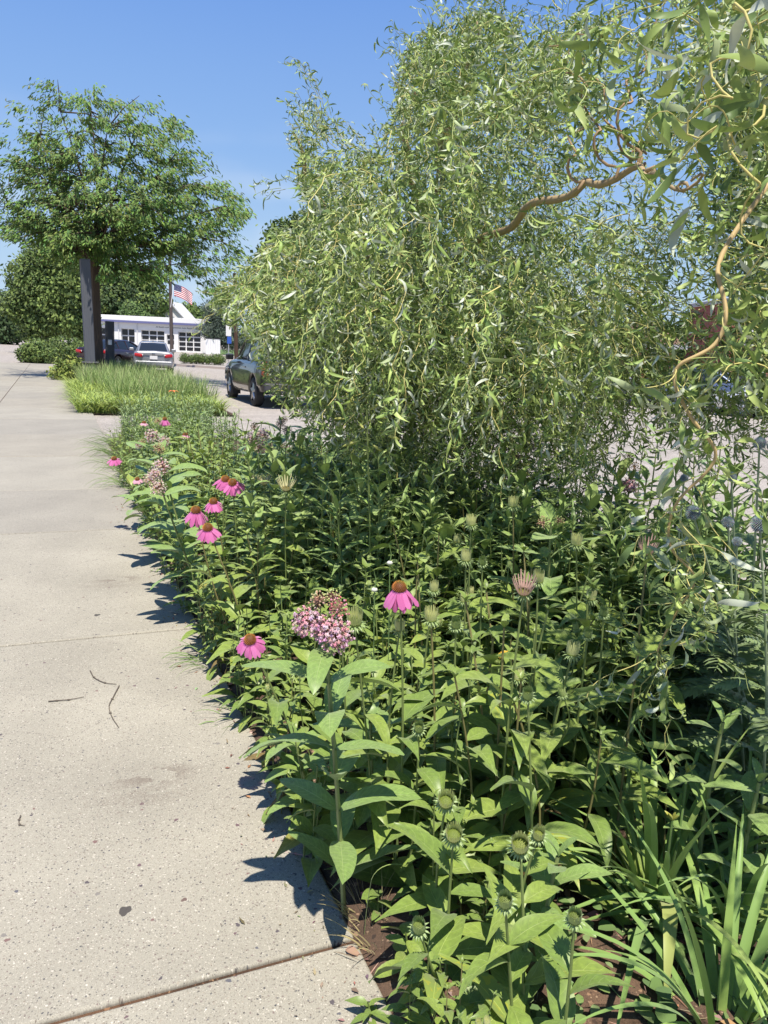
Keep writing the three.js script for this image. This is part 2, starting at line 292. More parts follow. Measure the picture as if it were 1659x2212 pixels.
// garden soil, a low uneven mound
function mound(name, s0, s1, a0, a1, hgt, ns, na, label) {
  const mb = new MB();
  for (let i = 0; i <= ns; i++) for (let j = 0; j <= na; j++) {
    const s = s0 + (s1 - s0) * i / ns, a = a0 + (a1 - a0) * j / na, e = Math.min(1, Math.min(j, na - j) / 2, Math.min(i, ns - i) / 2);
    const q = sa(s + (i === 0 || i === ns ? 0.04 * noise.noise(a * 5, 3, 1) : 0), a + (j === 0 || j === na ? 0.05 * noise.noise(s * 5, 1, 2) : 0));
    q.y = 0.014 + e * (hgt + 0.05 * fbm(s * 3, a * 3, 4, 4)); mb.vert(q, s, a);
    if (i && j) { const w = na + 1, k = i * w + j; mb.quad(k - w - 1, k - 1, k, k - w); }
  }
  const g = mb.geo(); if (g.attributes.normal.getY(na + 5) < 0) { const ix = g.index.array; for (let i = 0; i < ix.length; i += 3) [ix[i], ix[i + 1]] = [ix[i + 1], ix[i]]; g.computeVertexNormals(); }
  return tag(mesh(name, g, M.soil), label, null, null, 'structure');
}
mound('garden_soil', -0.6, 12.4, 0.66, 3.3, 0.05, 140, 34, 'dark crumbly soil of the flower bed');
mound('island_soil', 16.6, 42, 0.38, 3.6, 0.05, 60, 12, 'soil of the grassy island further along');

// ---------------------------------------------------------------- trees and shrubs beyond
// crown of leaf clumps: blobs [x, y, z, rx, ry, rz] ; every clump is a loose tuft of leaf faces
function crownGeo(blobs, n, leafSize, cols, o = {}) {
  const mb = new MB(true), vol = blobs.map((b) => Math.pow(b[3] * b[4] * b[5], 0.6)), tot = vol.reduce((a, b) => a + b, 0);
  for (let i = 0; i < n; i++) {
    let q = R() * tot, k = 0; while ((q -= vol[k]) > 0 && k < blobs.length - 1) k++;
    const b = blobs[k], d = V(gauss(), gauss(), gauss()).normalize(), rad = Math.pow(R(), o.shell ?? 0.33);
    const rough = 1 + (o.rough ?? 0.35) * fbm(d.x * 2.2 + k * 7, d.y * 2.2, d.z * 2.2, 3);
    const c = V(b[0] + d.x * b[3] * rad * rough, b[1] + d.y * b[4] * rad * rough, b[2] + d.z * b[5] * rad * rough);
    const hue = pick(cols), m = rr(0.72, 1.25), tuft = o.tuft ?? 7, ts = o.spread ?? leafSize * 1.6, out = d.clone().add(V(gauss() * 0.5, 0.35 + gauss() * 0.4, gauss() * 0.5)).normalize();
    for (let j = 0; j < tuft; j++) {
      const p = c.clone().add(V(gauss() * ts, gauss() * ts * (o.flatTuft ?? 0.6), gauss() * ts)), L = leafSize * rr(0.6, 1.35);
      const n2 = out.clone().add(V(gauss() * 0.7, gauss() * 0.7, gauss() * 0.7)).normalize(), t = V(gauss(), gauss() - (o.hang ?? 0.3), gauss()).normalize();
      if (Math.abs(t.dot(n2)) > 0.95) continue;
      mb.leaf(p, t, n2, L, L * (o.aspect ?? 0.62), { rows: 2, flat: true, prof: (u) => u === 0 ? 0.25 : u < 1 ? 1 : 0.1, bend: rr(-0.3, 0.9), fold: 0, c: hue.map((v) => v * m) });
    }
  }
  return mb.geo();
}
function limbGeo(base, tips, r0, o = {}) {   // a trunk that forks towards the given tips
  const mb = new MB(), fork = base.clone().add(V(0, o.fork ?? 2, 0)); mb.tube([base, base.clone().lerp(fork, 0.15), fork], [r0 * 1.5, r0 * 1.1, r0 * 0.85], 10);
  for (const t of tips) { const pts = [], rs = [], sway = V(gauss(), gauss() * 0.3, gauss()).multiplyScalar(o.sway ?? 0.4); for (let i = 0; i <= 7; i++) { const u = i / 7; pts.push(fork.clone().lerp(t, u).addScaledVector(sway, Math.sin(u * Math.PI)).add(V(0, (o.arch ?? 0.5) * Math.sin(u * Math.PI), 0))); rs.push(Math.max(0.012, r0 * 0.6 * Math.pow(1 - u, 0.9))); } mb.tube(pts, rs, 6); }
  return mb.geo();
}
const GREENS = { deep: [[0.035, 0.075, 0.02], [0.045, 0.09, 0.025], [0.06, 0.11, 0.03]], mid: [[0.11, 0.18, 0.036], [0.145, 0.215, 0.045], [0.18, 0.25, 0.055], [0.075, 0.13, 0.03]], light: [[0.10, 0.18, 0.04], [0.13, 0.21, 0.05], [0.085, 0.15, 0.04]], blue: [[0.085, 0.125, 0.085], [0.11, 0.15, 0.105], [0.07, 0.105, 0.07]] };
function tree(name, label, px, depth, blobsPx, n, leaf, cols, o = {}, group) {   // blobsPx: [px, py, rpx_x, rpx_y]
  const base = at(px, 740, depth); base.y = 0;
  const k = depth / FP, t = thing(name, label, o.category ?? 'tree', base, 0, group);
  const blobs = blobsPx.map(([x, y, rx, ry, dz = 0]) => { const c = at(x, y, depth + dz).sub(base); return [c.x, c.y, c.z, rx * k, ry * k, (rx + ry) / 2 * k]; });
  if (!o.noTrunk) mesh('trunk', limbGeo(V(0, 0, 0), blobs.map((b) => V(b[0], b[1] + b[4] * 0.3, b[2])), o.r ?? 0.2, { fork: o.fork ?? 1.8, sway: 0.5 }), M.barkDark, t);
  mesh('crown', crownGeo(blobs, n, leaf, cols, o), M.vfolDull, t).userData.kind = 'stuff';
  return t;
}
reseed(77);
tree('maple_tree', 'big leafy tree with rounded bright clumps at the left edge, behind the pole', 110, 62, [[75, 600, 55, 50], [120, 560, 60, 50], [60, 660, 50, 40], [110, 640, 60, 60], [160, 620, 50, 70], [90, 700, 55, 35], [150, 690, 60, 40]], 5200, 0.26, GREENS.mid, { r: 0.3, fork: 3 });
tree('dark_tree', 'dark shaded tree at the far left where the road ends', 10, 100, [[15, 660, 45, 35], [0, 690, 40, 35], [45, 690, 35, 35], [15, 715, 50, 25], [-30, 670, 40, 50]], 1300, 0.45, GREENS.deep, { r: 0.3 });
tree('backing_tree', 'dense dark green tree behind the locust trunk and the white garage', 260, 120, [[230, 640, 50, 55], [280, 630, 50, 60], [320, 650, 45, 40], [250, 670, 60, 30], [300, 610, 40, 40], [200, 660, 40, 45]], 2400, 0.55, GREENS.mid, { r: 0.35, fork: 3 });
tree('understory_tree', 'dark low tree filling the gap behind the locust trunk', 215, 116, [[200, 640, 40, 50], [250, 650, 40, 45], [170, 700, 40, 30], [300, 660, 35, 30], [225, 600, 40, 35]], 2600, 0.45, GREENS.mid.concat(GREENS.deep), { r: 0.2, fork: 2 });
tree('yellow_green_tree', 'small yellow green tree rising just behind the garage roof', 290, 112, [[285, 675, 22, 20], [310, 685, 20, 12], [275, 690, 18, 14]], 500, 0.4, GREENS.light, { r: 0.12 });
tree('round_tree', 'rounded green tree to the right of the white gable', 415, 135, [[405, 680, 30, 24], [430, 688, 26, 20], [385, 690, 18, 16]], 900, 0.5, GREENS.mid, { r: 0.25 });
tree('spruce_tree', 'grey blue spruce beside the right end of the garage', 470, 100, [[465, 665, 26, 18], [480, 690, 34, 20], [470, 715, 40, 22], [500, 735, 40, 22], [480, 645, 14, 16]], 1700, 0.42, GREENS.blue, { r: 0.2, aspect: 0.22, hang: 0.1 });
tree('ash_tree', 'tree top showing behind the left side of the willow', 620, 40, [[615, 520, 36, 42], [600, 570, 50, 40], [650, 500, 34, 34], [640, 560, 60, 50], [620, 640, 70, 50], [690, 620, 60, 60], [580, 640, 40, 40]], 2600, 0.24, GREENS.mid, { r: 0.2, fork: 3 });
tree('lot_tree', 'green tree standing behind the parked cars, seen through the willow', 1120, 46, [[1080, 680, 90, 55], [1180, 690, 80, 55], [1000, 690, 70, 50], [1270, 720, 70, 45], [920, 690, 70, 45]], 2600, 0.3, GREENS.mid, { r: 0.2, fork: 2.4 });
tree('bright_tree', 'sunlit yellow green tree behind the small brick building', 1390, 60, [[1390, 735, 45, 32], [1350, 755, 40, 30], [1420, 720, 30, 22]], 1100, 0.4, GREENS.light, { r: 0.15 });
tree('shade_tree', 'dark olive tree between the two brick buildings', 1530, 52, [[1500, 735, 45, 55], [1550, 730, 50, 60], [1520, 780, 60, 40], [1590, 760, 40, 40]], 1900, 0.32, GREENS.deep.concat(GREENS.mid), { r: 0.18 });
// shrubs on the left under the maple
for (const [px, py, w, h, label] of [[85, 778, 34, 30, 'low dark bush at the bend of the sidewalk, leftmost of the two'], [145, 775, 48, 32, 'broad leafy bush left of the grey pole, nearer of the two bushes']]) {
  const b = gnd(px, py + 6), d = -b.z, k = d / FP, t = thing('shrub', label, 'bush', b);
  mesh('branches', limbGeo(V(0, 0, 0), [[-0.6, 0.5], [0.5, 0.6], [0, 0.8], [0.3, 0.3]].map(([x, y]) => V(x * w * k, y * h * k * 1.4, x * 0.3)), 0.03, { fork: 0.1 }), M.barkDark, t);
  mesh('crown', crownGeo([[0, h * k * 0.8, 0, w * k, h * k * 0.9, w * k], [-w * k * 0.6, h * k * 0.6, 0.2, w * k * 0.6, h * k * 0.7, w * k * 0.5], [w * k * 0.6, h * k * 0.55, 0.2, w * k * 0.6, h * k * 0.7, w * k * 0.5]], 900, 0.13, GREENS.mid, { spread: 0.16 }), M.vfolDull, t).userData.kind = 'stuff';
}
{ // foundation hedge in front of the garage: separate shrubs
  let proto = null;
  for (let i = 0; i < 7; i++) {
    const b = gnd(398 + i * 13, 785 + i * 0.6);
    if (!proto) { proto = thing('hedge_shrub', 'first clipped green shrub from the left in the row before the garage', 'shrub', b, 0, 'shrubs in a row before the garage'); mesh('crown', crownGeo([[0, 0.36, 0, 0.36, 0.36, 0.36], [0.15, 0.3, 0.1, 0.25, 0.25, 0.25]], 260, 0.07, GREENS.mid, { spread: 0.08 }), M.vfolDull, proto).userData.kind = 'stuff'; mesh('stem', new MB().tube([V(0, -0.02, 0), V(0, 0.3, 0)], 0.02).geo(), M.barkDark, proto); }
    else dup(proto, b, R() * 6, `${NTH[i]} clipped green shrub from the left in the row before the garage`, null, rr(0.8, 1.15));
  }
  const A = gnd(395, 791), B = gnd(480, 797), mb = new MB(); const mid = A.clone().add(B).multiplyScalar(0.5), L = A.distanceTo(B) * 1.5;
  mb.box(0, 0.05, 0, L, 0.14, 0.25); const k = mesh('kerb', mb.geo(), std([0.42, 0.36, 0.32], 0.9)); k.position.copy(mid); k.rotation.y = Math.atan2(-(B.z - A.z), B.x - A.x); tag(k, 'low kerb of the planting strip before the garage', null, null, 'structure');
}

// honey locust: trunk, limbs and feathery layered sprays
reseed(301);
const poleBase = gnd(197, 826);
{
  const D0 = -poleBase.z + 1.6, base = at(214, 800, D0); base.y = 0;
  const t = thing('honey_locust_tree', 'large feathery honey locust tree with a leaning open crown at left', 'tree', base);
  const P = (x, y, dz = 0) => at(x, y, D0 + dz).sub(base);
  const wood = new MB(), fork = P(204, 575);
  wood.tube([V(0, 0, 0), V(0, 0.5, 0), P(208, 700), fork], [0.26, 0.19, 0.17, 0.15], 10);
  const out = [[0, 290], [40, 225], [62, 205], [100, 160], [120, 200], [150, 205], [190, 160], [225, 190], [250, 220], [290, 230], [340, 195], [345, 250], [385, 265], [420, 300], [450, 345], [465, 380], [505, 400], [530, 440], [528, 480], [520, 520], [530, 590], [470, 630], [400, 650], [350, 620], [300, 600], [255, 630], [215, 600], [150, 590], [95, 560], [30, 530], [-30, 480], [-60, 420], [-70, 350], [-40, 290]];
  const inside = (x, y) => { let c = false; for (let i = 0, j = out.length - 1; i < out.length; j = i++) { const [xi, yi] = out[i], [xj, yj] = out[j]; if ((yi > y) !== (yj > y) && x < (xj - xi) * (y - yi) / (yj - yi) + xi) c = !c; } return c; };
  const cols = [[0.11, 0.20, 0.034], [0.15, 0.25, 0.040], [0.08, 0.15, 0.027], [0.19, 0.285, 0.05]], mb = new MB(true);
  const spray = (p, dir, n, sz) => {   // compound leaves hung along a twig
    const tw = V(gauss(), 0, gauss()).normalize();
    for (let j = 0; j < n; j++) {
      const c = pick(cols).map((v) => v * rr(0.75, 1.2)), q = p.clone().addScaledVector(dir, (R() - 0.5) * sz).addScaledVector(tw, gauss() * sz * 0.4).add(V(0, gauss() * sz * 0.24, 0));
      const t2 = dir.clone().multiplyScalar(0.6).add(V(gauss() * 0.7, -0.45 + gauss() * 0.25, gauss() * 0.7)).normalize();
      mb.leaf(q, t2, V(gauss() * 0.8, 0.6, gauss() * 0.8 + 0.3).normalize(), rr(0.10, 0.2), rr(0.035, 0.065), { rows: 2, flat: true, bend: rr(0.2, 1), fold: 0, c, prof: (u) => u === 0 ? 0.5 : u < 1 ? 1 : 0.12 });
    }
  };
  const limbs = [[30, 330, -1.5], [80, 250, 1], [110, 190, -0.5], [190, 190, 1.2], [240, 230, -1.4], [320, 230, 0.5], [400, 310, -1], [450, 380, 1.2], [510, 440, -0.5], [500, 510, 0.8], [440, 560, -1.5], [380, 520, 1.5], [300, 350, 2.2], [260, 430, -2.4], [150, 420, -2.2], [60, 470, 0.5], [-30, 420, -1], [120, 320, 2.0], [340, 430, -2.2], [180, 320, 0], [220, 520, 2]];
  const nodes = [];
  for (const [x, y, dz] of limbs) {
    const tip = P(x, y, dz), sw = V(gauss() * 0.4, gauss() * 0.2, gauss() * 0.4), pts = [], rs = [], lead = fork.clone().add(V((tip.x - fork.x) * 0.12, (tip.y - fork.y) * 0.42, 0));
    for (let i = 0; i <= 9; i++) { const u = i / 9, p = fork.clone().multiplyScalar((1 - u) * (1 - u)).addScaledVector(lead, 2 * u * (1 - u)).addScaledVector(tip, u * u).addScaledVector(sw, Math.sin(u * 3.1)); pts.push(p); rs.push(0.085 * Math.pow(1 - u, 1.1) + 0.006); }
    wood.tube(pts, rs, 6);
    for (let k = 0; k < 15; k++) {
      const u = rr(0.3, 1), p0 = pts[Math.floor(u * 9)], away = V(tip.x - fork.x, 0, tip.z - fork.z).normalize(), d = away.multiplyScalar(rr(0.2, 1.1)).add(V(gauss() * 1.0, rr(-0.2, 0.45), gauss() * 1.0)).normalize(), len = rr(0.6, 1.7);
      const p1 = p0.clone().addScaledVector(d, len); p1.y -= 0.15 * len; wood.tube([p0, p0.clone().lerp(p1, 0.5).add(V(0, 0.1, 0)), p1], [0.03, 0.02, 0.007], 4); nodes.push([p0, p1, d]);
    }
  }
  const basew = base.clone();
  for (const [p0, p1, d] of nodes) for (let k = 0; k < 4; k++) { const p = p0.clone().lerp(p1, rr(0.25, 1.1)).add(V(gauss() * 0.25, gauss() * 0.12, gauss() * 0.3)), q = proj(p.clone().add(basew)); if (q && !(q[0] > 362 && q[1] > 596) && inside(q[0] + gauss() * 8, q[1] + gauss() * 8)) spray(p, d, 26, 0.55); }
  let tries = 0, made = 0;
  while (made < 560 && tries++ < 9000) {
    const x = rr(-80, 535), y = rr(150, 660); if (!inside(x, y) || (x > 360 && y > 596 && x < 440)) continue;
    const gap = fbm(x / 50, y / 26, 7, 3); if (gap < (x > 330 || y < 230 ? -0.12 : 0.02)) continue;
    const p = P(x, y, rr(-2.6, 2.6)), d = V(p.x - fork.x, 0.15 * Math.abs(p.x - fork.x), p.z - fork.z).normalize(); spray(p, d, 30, 0.62); made++;
    const o = nodes[Math.floor(R() * nodes.length)]; if (o[1].distanceTo(p) < 1.3) wood.tube([o[1], p], [0.01, 0.004], 3);
  }
  mesh('trunk', wood.geo(), M.barkDark, t);
  mesh('crown', mb.geo(), M.vfolDull, t).userData.kind = 'stuff';
}
{ // timber pole with a flared dark foot, a shorter post beside it
  const t = thing('utility_pole', 'tall weathered grey square pole with a dark flared foot in the grass island', 'pole', poleBase);
  const d = -poleBase.z, k = d / FP, topY = at(187, 560, d).y;
  const tex = canvasTex(128, 512, (g, w, h) => { g.fillStyle = '#8f9296'; g.fillRect(0, 0, w, h); for (let i = 0; i < 420; i++) { g.strokeStyle = pick(['#6c6f74', '#a8abae', '#7d8086', '#54575c']); g.globalAlpha = rr(0.15, 0.5); g.lineWidth = rr(0.5, 2); const x = R() * w, y = R() * h; g.beginPath(); g.moveTo(x, y); g.lineTo(x + gauss() * 2, y + rr(20, 120)); g.stroke(); } });
  const m = std([0.36, 0.37, 0.40], 0.85, { map: tex });
  const shaft = new RoundedBoxGeometry(0.31, topY - 0.5, 0.31, 2, 0.03); shaft.translate(0, 0.5 + (topY - 0.5) / 2, 0); const sm = mesh('shaft', shaft, m, t); sm.rotation.y = 0.5; sm.rotation.z = 0.02;
  const foot = new MB().tube([V(0.02, 0, 0), V(0, 0.15, 0), V(-0.01, 0.5, 0), V(-0.01, 0.62, 0)], [0.42, 0.34, 0.27, 0.26], 8).geo(); mesh('foot', foot, std([0.10, 0.10, 0.115], 0.8), t);
  const band = new MB().tube([V(-0.01, 0.62, 0), V(-0.01, 0.70, 0)], [0.30, 0.29], 8, null, true).geo(); mesh('band', band, std([0.05, 0.05, 0.06], 0.7), t);
  const b2 = gnd(238, 812), t2 = thing('wooden_post', 'short dark weathered post right of the tall grey pole', 'post', b2), d2 = -b2.z, h2 = at(236, 694, d2).y;
  const g2 = new RoundedBoxGeometry(0.34, h2, 0.3, 2, 0.03); g2.translate(0, h2 / 2, 0); const bark2 = mesh('shaft', g2, std([0.24, 0.235, 0.24], 0.9, { map: tex }), t2); bark2.rotation.y = 0.4; bark2.rotation.z = -0.015;
  const nt = new MB().box(0.02, h2 * 0.62, 0.155, 0.14, 0.2, 0.01).geo(); const nm = mesh('notice', nt, std([0.62, 0.63, 0.65], 0.8), t2); nm.rotation.y = 0.4;
}

// ---------------------------------------------------------------- white garage, gable house, flag and poles
{
  const D = 103, L = at(196, 740, D), Rr = at(446, 740, D), w = Rr.x - L.x, H = 4.05, t = thing('garage', 'long low white service garage with two glazed roll-up doors and a blue stripe', 'garage', V((L.x + Rr.x) / 2, 0, -D - 3));
  const X = (px) => at(px, 745, D).x - (L.x + Rr.x) / 2, white = M.white, dark = std([0.012, 0.013, 0.016], 0.12), pale = std([0.62, 0.63, 0.64], 0.7);
  const openings = [[306, 356, 0.15, 2.62], [386, 434, 0.15, 2.62], [263, 292, 0.9, 2.7], [215, 245, 0.9, 2.7], [361, 377, 0.9, 2.2]];
  // front wall built round its openings
  const wall = new MB(), xs = [...new Set([-w / 2, w / 2, ...openings.flatMap(([a, b]) => [X(a), X(b)])])].sort((a, b) => a - b);
  for (let i = 0; i < xs.length - 1; i++) {
    const m = (xs[i] + xs[i + 1]) / 2, o = openings.find(([a, b]) => m > X(a) && m < X(b)), cw = xs[i + 1] - xs[i];
    if (!o) wall.box(m, H / 2, 3, cw, H, 0.3); else { wall.box(m, o[2] / 2, 3, cw, o[2], 0.3); wall.box(m, (o[3] + H) / 2, 3, cw, H - o[3], 0.3); }
  }
  wall.box(0, H / 2, -3, w, H, 0.3); wall.box(-w / 2 + 0.15, H / 2, 0, 0.29, H, 5.7); wall.box(w / 2 - 0.15, H / 2, 0, 0.29, H, 5.7);
  mesh('wall', wall.geo(), white, t);
  mesh('roof', new MB().box(0, H + 0.03, 0, w - 0.05, 0.12, 6).geo(), std([0.45, 0.45, 0.46], 0.9), t);
  mesh('parapet', new RoundedBoxGeometry(w + 0.5, 0.62, 0.5, 2, 0.03).translate(0, H - 0.02, 3.3), white, t);
  mesh('stripe', new MB().box(0, H - 0.46, 3.4, w + 0.46, 0.24, 0.42).geo(), std([0.13, 0.14, 0.30], 0.6), t);
  mesh('end_pillar', new RoundedBoxGeometry(0.42, H + 0.9, 0.9, 2, 0.02).translate(w / 2 + 0.25, H / 2 + 0.1, 3.1), white, t);
  for (const px of [298, 258]) mesh('pilaster', new MB().box(X(px), 1.75, 3.2, 0.12, 3.5, 0.12).geo(), pale, t);
  for (const [n, [a, b, y0, y1]] of openings.entries()) {
    const isDoor = n < 2, d = mesh(isDoor ? 'roll_up_door' : 'window', new MB().box((X(a) + X(b)) / 2, (y0 + y1) / 2, 2.9, X(b) - X(a), y1 - y0, 0.05).geo(), isDoor ? white : pale, t);
    const nx = isDoor ? 3 : 2, ny = isDoor ? 4 : 2, cw = (X(b) - X(a)) / nx, ch = (y1 - y0) / ny;
    for (let i = 0; i < nx; i++) for (let j = 0; j < ny; j++) mesh('pane', new MB().box(X(a) + (i + 0.5) * cw, y0 + (j + 0.5) * ch, 2.94, cw - 0.15, ch - 0.16, 0.03).geo(), dark, d);
  }
  const sign = canvasTex(1024, 64, (g, W, Hh) => { g.fillStyle = '#e9e9e6'; g.fillRect(0, 0, W, Hh); g.fillStyle = '#2c2f38'; g.font = 'italic bold 46px sans-serif'; g.textBaseline = 'middle'; g.fillText('All Roads Lead to Hometown Auto Repair', 30, Hh / 2, 960); });
  const sm = mesh('lettering', new THREE.PlaneGeometry(X(424) - X(335), 0.36), std(W1, 0.7, { map: sign }), t); sm.position.set((X(335) + X(424)) / 2, 3.1, 3.156);
  // side yard fence
  const f = thing('white_fence', 'short white board fence at the right end of the garage', 'fence', V(at(462, 745, 98).x, 0, -98));
  for (let i = 0; i < 6; i++) mesh('board', new MB().box(-0.85 + i * 0.3, 0.95, 0, 0.285, 1.9, 0.04).geo(), white, f);
  mesh('rail', new MB().box(-0.1, 1.93, 0, 1.9, 0.1, 0.09).geo(), M.blackTrim, f);
  // gable house
  const h = thing('gable_house', 'white house with a steep gable and brick chimney behind the garage', 'house', V(at(366, 690, 122).x, 0, -122));
  const eave = at(338, 694, 122).y, apex = at(366, 653, 122).y, hw = 2.7;
  const sh = new THREE.Shape([[-hw, 0], [hw, 0], [hw, eave], [0, apex], [-hw, eave]].map(([x, y]) => new THREE.Vector2(x, y)));
  mesh('wall', new THREE.ExtrudeGeometry(sh, { depth: 7, bevelEnabled: false }).translate(0, 0, -7), white, h);
  for (const s of [-1, 1]) { const sl = Math.hypot(hw + 0.3, apex - eave + 0.2), r = mesh('roof', new THREE.BoxGeometry(sl, 0.14, 7.5), std([0.58, 0.58, 0.59], 0.9), h); r.position.set(s * (hw + 0.3) / 2, (apex + eave) / 2 + 0.06, -3.4); r.rotation.z = -s * Math.atan2(apex - eave + 0.2, hw + 0.3); }
  mesh('chimney', new MB().box(-3.1, 5.6, -2, 0.9, 1.9, 0.8).box(-3.1, 6.6, -2, 1.0, 0.14, 0.9).geo(), std([0.42, 0.27, 0.21], 0.9), h);
  mesh('side_wing', new MB().box(-3.6, 2.2, -3, 2.6, 4.4, 5).geo(), white, h);
}
{ // lamp post with the flag on a short staff
  const b = gnd(372, 792), D = -b.z, k = D / FP, top = at(366, 533, D), hgt = top.y;
  const p = thing('lamp_post', 'slim dark lamp post beside the silver sedan', 'lamp post', b);
  const lean = top.clone().sub(b);
  mesh('pole', new MB().tube([V(0, 0, 0), lean.clone().multiplyScalar(0.5), lean], [0.12, 0.1, 0.085], 8, null, true).geo(), std([0.09, 0.07, 0.06], 0.7), p);
  mesh('lamp_head', new RoundedBoxGeometry(0.62, 0.16, 0.3, 2, 0.04).translate(lean.x + 0.26, hgt, 0), std([0.06, 0.05, 0.045], 0.6), p);
  const fl = canvasTex(380, 200, (g, w, h) => {
    for (let i = 0; i < 13; i++) { g.fillStyle = i % 2 ? '#f3f1ee' : '#b4243a'; g.fillRect(0, i * h / 13, w, h / 13 + 1); }
    g.fillStyle = '#2b3563'; g.fillRect(0, 0, w * 0.4, h * 7 / 13); g.fillStyle = '#fff';
    for (let r = 0; r < 9; r++) for (let c = 0; c < (r % 2 ? 5 : 6); c++) { g.beginPath(); const cx = w * 0.4 * ((c + (r % 2 ? 1 : 0.5)) / 6), cy = h * 7 / 13 * (r + 0.7) / 9.4; for (let q = 0; q < 10; q++) { const a = q * Math.PI / 5 - Math.PI / 2, rad = q % 2 ? 1.8 : 4.4; g.lineTo(cx + rad * Math.cos(a), cy + rad * Math.sin(a)); } g.fill(); }
  });
  const A = at(376, 618, D - 0.4), W = 44 * k, Hh = 24 * k, g = new THREE.PlaneGeometry(W, Hh, 24, 8), q = g.attributes.position;
  for (let i = 0; i < q.count; i++) { const u = q.getX(i) / W + 0.5, v = q.getY(i) / Hh; q.setXYZ(i, u * W * 0.86, v * Hh - 0.9 * u * u * Hh * 0.55 - u * Hh * 0.25, Math.sin(u * 9 + v) * 0.1 * u); }
  g.computeVertexNormals();
  const t = thing('flag', 'striped red and white flag with starred blue canton flying from the lamp post', 'flag', V(b.x, 0, A.z));
  const off = A.x - b.x; mesh('cloth', g, std(W1, 0.8, { map: fl, side: THREE.DoubleSide }), t).position.set(off, A.y - Hh * 0.3, 0);
  mesh('staff', new MB().tube([V(off - 0.12, A.y - 1.2, 0.3), V(off, A.y + 0.25, 0)], 0.02).geo(), M.white, t);
}
{
  const b = gnd(511, 790), D = 62, bb = at(511, 760, D); bb.y = 0; const top = at(507, 590, D);
  const p = thing('timber_pole', 'brown timber pole between the garage and the dark vehicle', 'pole', bb); mesh('shaft', new MB().tube([V(0, 0, 0), V(top.x - bb.x, top.y, 0)], [0.17, 0.14], 10, null, true).geo(), std([0.28, 0.19, 0.14], 0.9, { map: barkTex }), p);
  const s = at(494, 740, 44); s.y = 0; const t = thing('blue_sign', 'small white and blue sign on a post beside the timber pole', 'sign', s), y0 = at(494, 742, 44).y, y1 = at(494, 702, 44).y;
  mesh('post', new MB().tube([V(0, 0, 0), V(0, y1 - 0.05, 0)], 0.03).geo(), std([0.4, 0.4, 0.42], 0.5), t);
  mesh('board', new RoundedBoxGeometry(0.3, (y1 - y0) * 0.6, 0.03, 1, 0.01).translate(0, y1 - (y1 - y0) * 0.3, 0.035), M.white, t); mesh('lower_board', new RoundedBoxGeometry(0.24, (y1 - y0) * 0.38, 0.03, 1, 0.01).translate(0.04, y0 + (y1 - y0) * 0.18, 0.035), std([0.03, 0.10, 0.45], 0.5), t);
}
// brick buildings and the house with a brown roof on the right
const brickTex = canvasTex(256, 256, (g, w, h) => { g.fillStyle = '#a08a7e'; g.fillRect(0, 0, w, h); for (let r = 0; r < 16; r++) for (let c = -1; c < 5; c++) { const v = rr(-14, 14); g.fillStyle = `rgb(${150 + v},${72 + v * 0.6},${54 + v * 0.5})`; g.fillRect(c * 64 + (r % 2) * 32 + 2, r * 16 + 2, 60, 12.5); } });
function brickBuilding(label, px0, px1, pyTop, depth, opts) {
  const a = at(px0, pyTop, depth), b = at(px1, pyTop, depth), w = b.x - a.x, H = opts.h ?? (a.y + b.y) / 2, t = thing('brick_building', label, 'building', V((a.x + b.x) / 2, 0, -depth - 3.2));
  const g = new MB().box(0, H / 2, 0, w, H, 6).geo(); const uv = g.attributes.uv; for (let i = 0; i < uv.count; i++) uv.setXY(i, uv.getX(i) / 0.9, uv.getY(i) / 1.2);
  mesh('wall', g, std(W1, 0.9, { map: brickTex }), t);
  if (opts.hip) { const r = new THREE.CylinderGeometry(0.2, 1, 1, 4, 1).rotateY(Math.PI / 4).scale((w + 1) * 0.71, 1.3, 7 * 0.71).translate(0, H + 0.75, 0); mesh('roof', r, std([0.22, 0.13, 0.10], 0.9), t); mesh('fascia', new MB().box(0, H - 0.02, 0, w + 1, 0.26, 7).geo(), std([0.5, 0.53, 0.57], 0.7), t); }
  else mesh('parapet', new RoundedBoxGeometry(w + 0.2, 0.25, 6.2, 1, 0.03).translate(0, H + 0.1, 0), std([0.5, 0.48, 0.46], 0.8), t);
  for (const [x, y, ww, hh, kind] of opts.items ?? []) {
    if (kind === 'door') { const d = mesh('door', new MB().box(x, y, 3.02, ww, hh, 0.06).geo(), std([0.08, 0.09, 0.11], 0.5), t); mesh('pane', new MB().box(x, y + hh * 0.2, 3.055, ww * 0.7, hh * 0.5, 0.02).geo(), std([0.03, 0.04, 0.06], 0.1), d); }
    if (kind === 'window') { const d = mesh('window', new MB().box(x, y, 3.02, ww, hh, 0.06).geo(), M.white, t); for (const s of [-0.25, 0.25]) mesh('pane', new MB().box(x + s * ww, y, 3.055, ww * 0.42, hh * 0.86, 0.02).geo(), std([0.02, 0.025, 0.03], 0.1), d); }
    if (kind === 'board') mesh('sign_board', new RoundedBoxGeometry(ww, hh, 0.06, 1, 0.01).translate(x, y, 3.05), std([0.72, 0.72, 0.73], 0.7), t);
    if (kind === 'pipe') { mesh('downpipe', new MB().tube([V(x, 0.2, 3.06), V(x, y + hh / 2, 3.06)], 0.04).geo(), M.white, t); mesh('meter_box', new RoundedBoxGeometry(0.28, 0.5, 0.14, 1, 0.02).translate(x, 1.1, 3.1), std([0.6, 0.6, 0.6], 0.6), t); }
  }
  return t;
}
brickBuilding('small red brick building with a brown hipped roof and grey fascia', 1392, 1462, 747, 44, { hip: true, items: [[-0.2, 1.3, 0.8, 1, 'window']] });
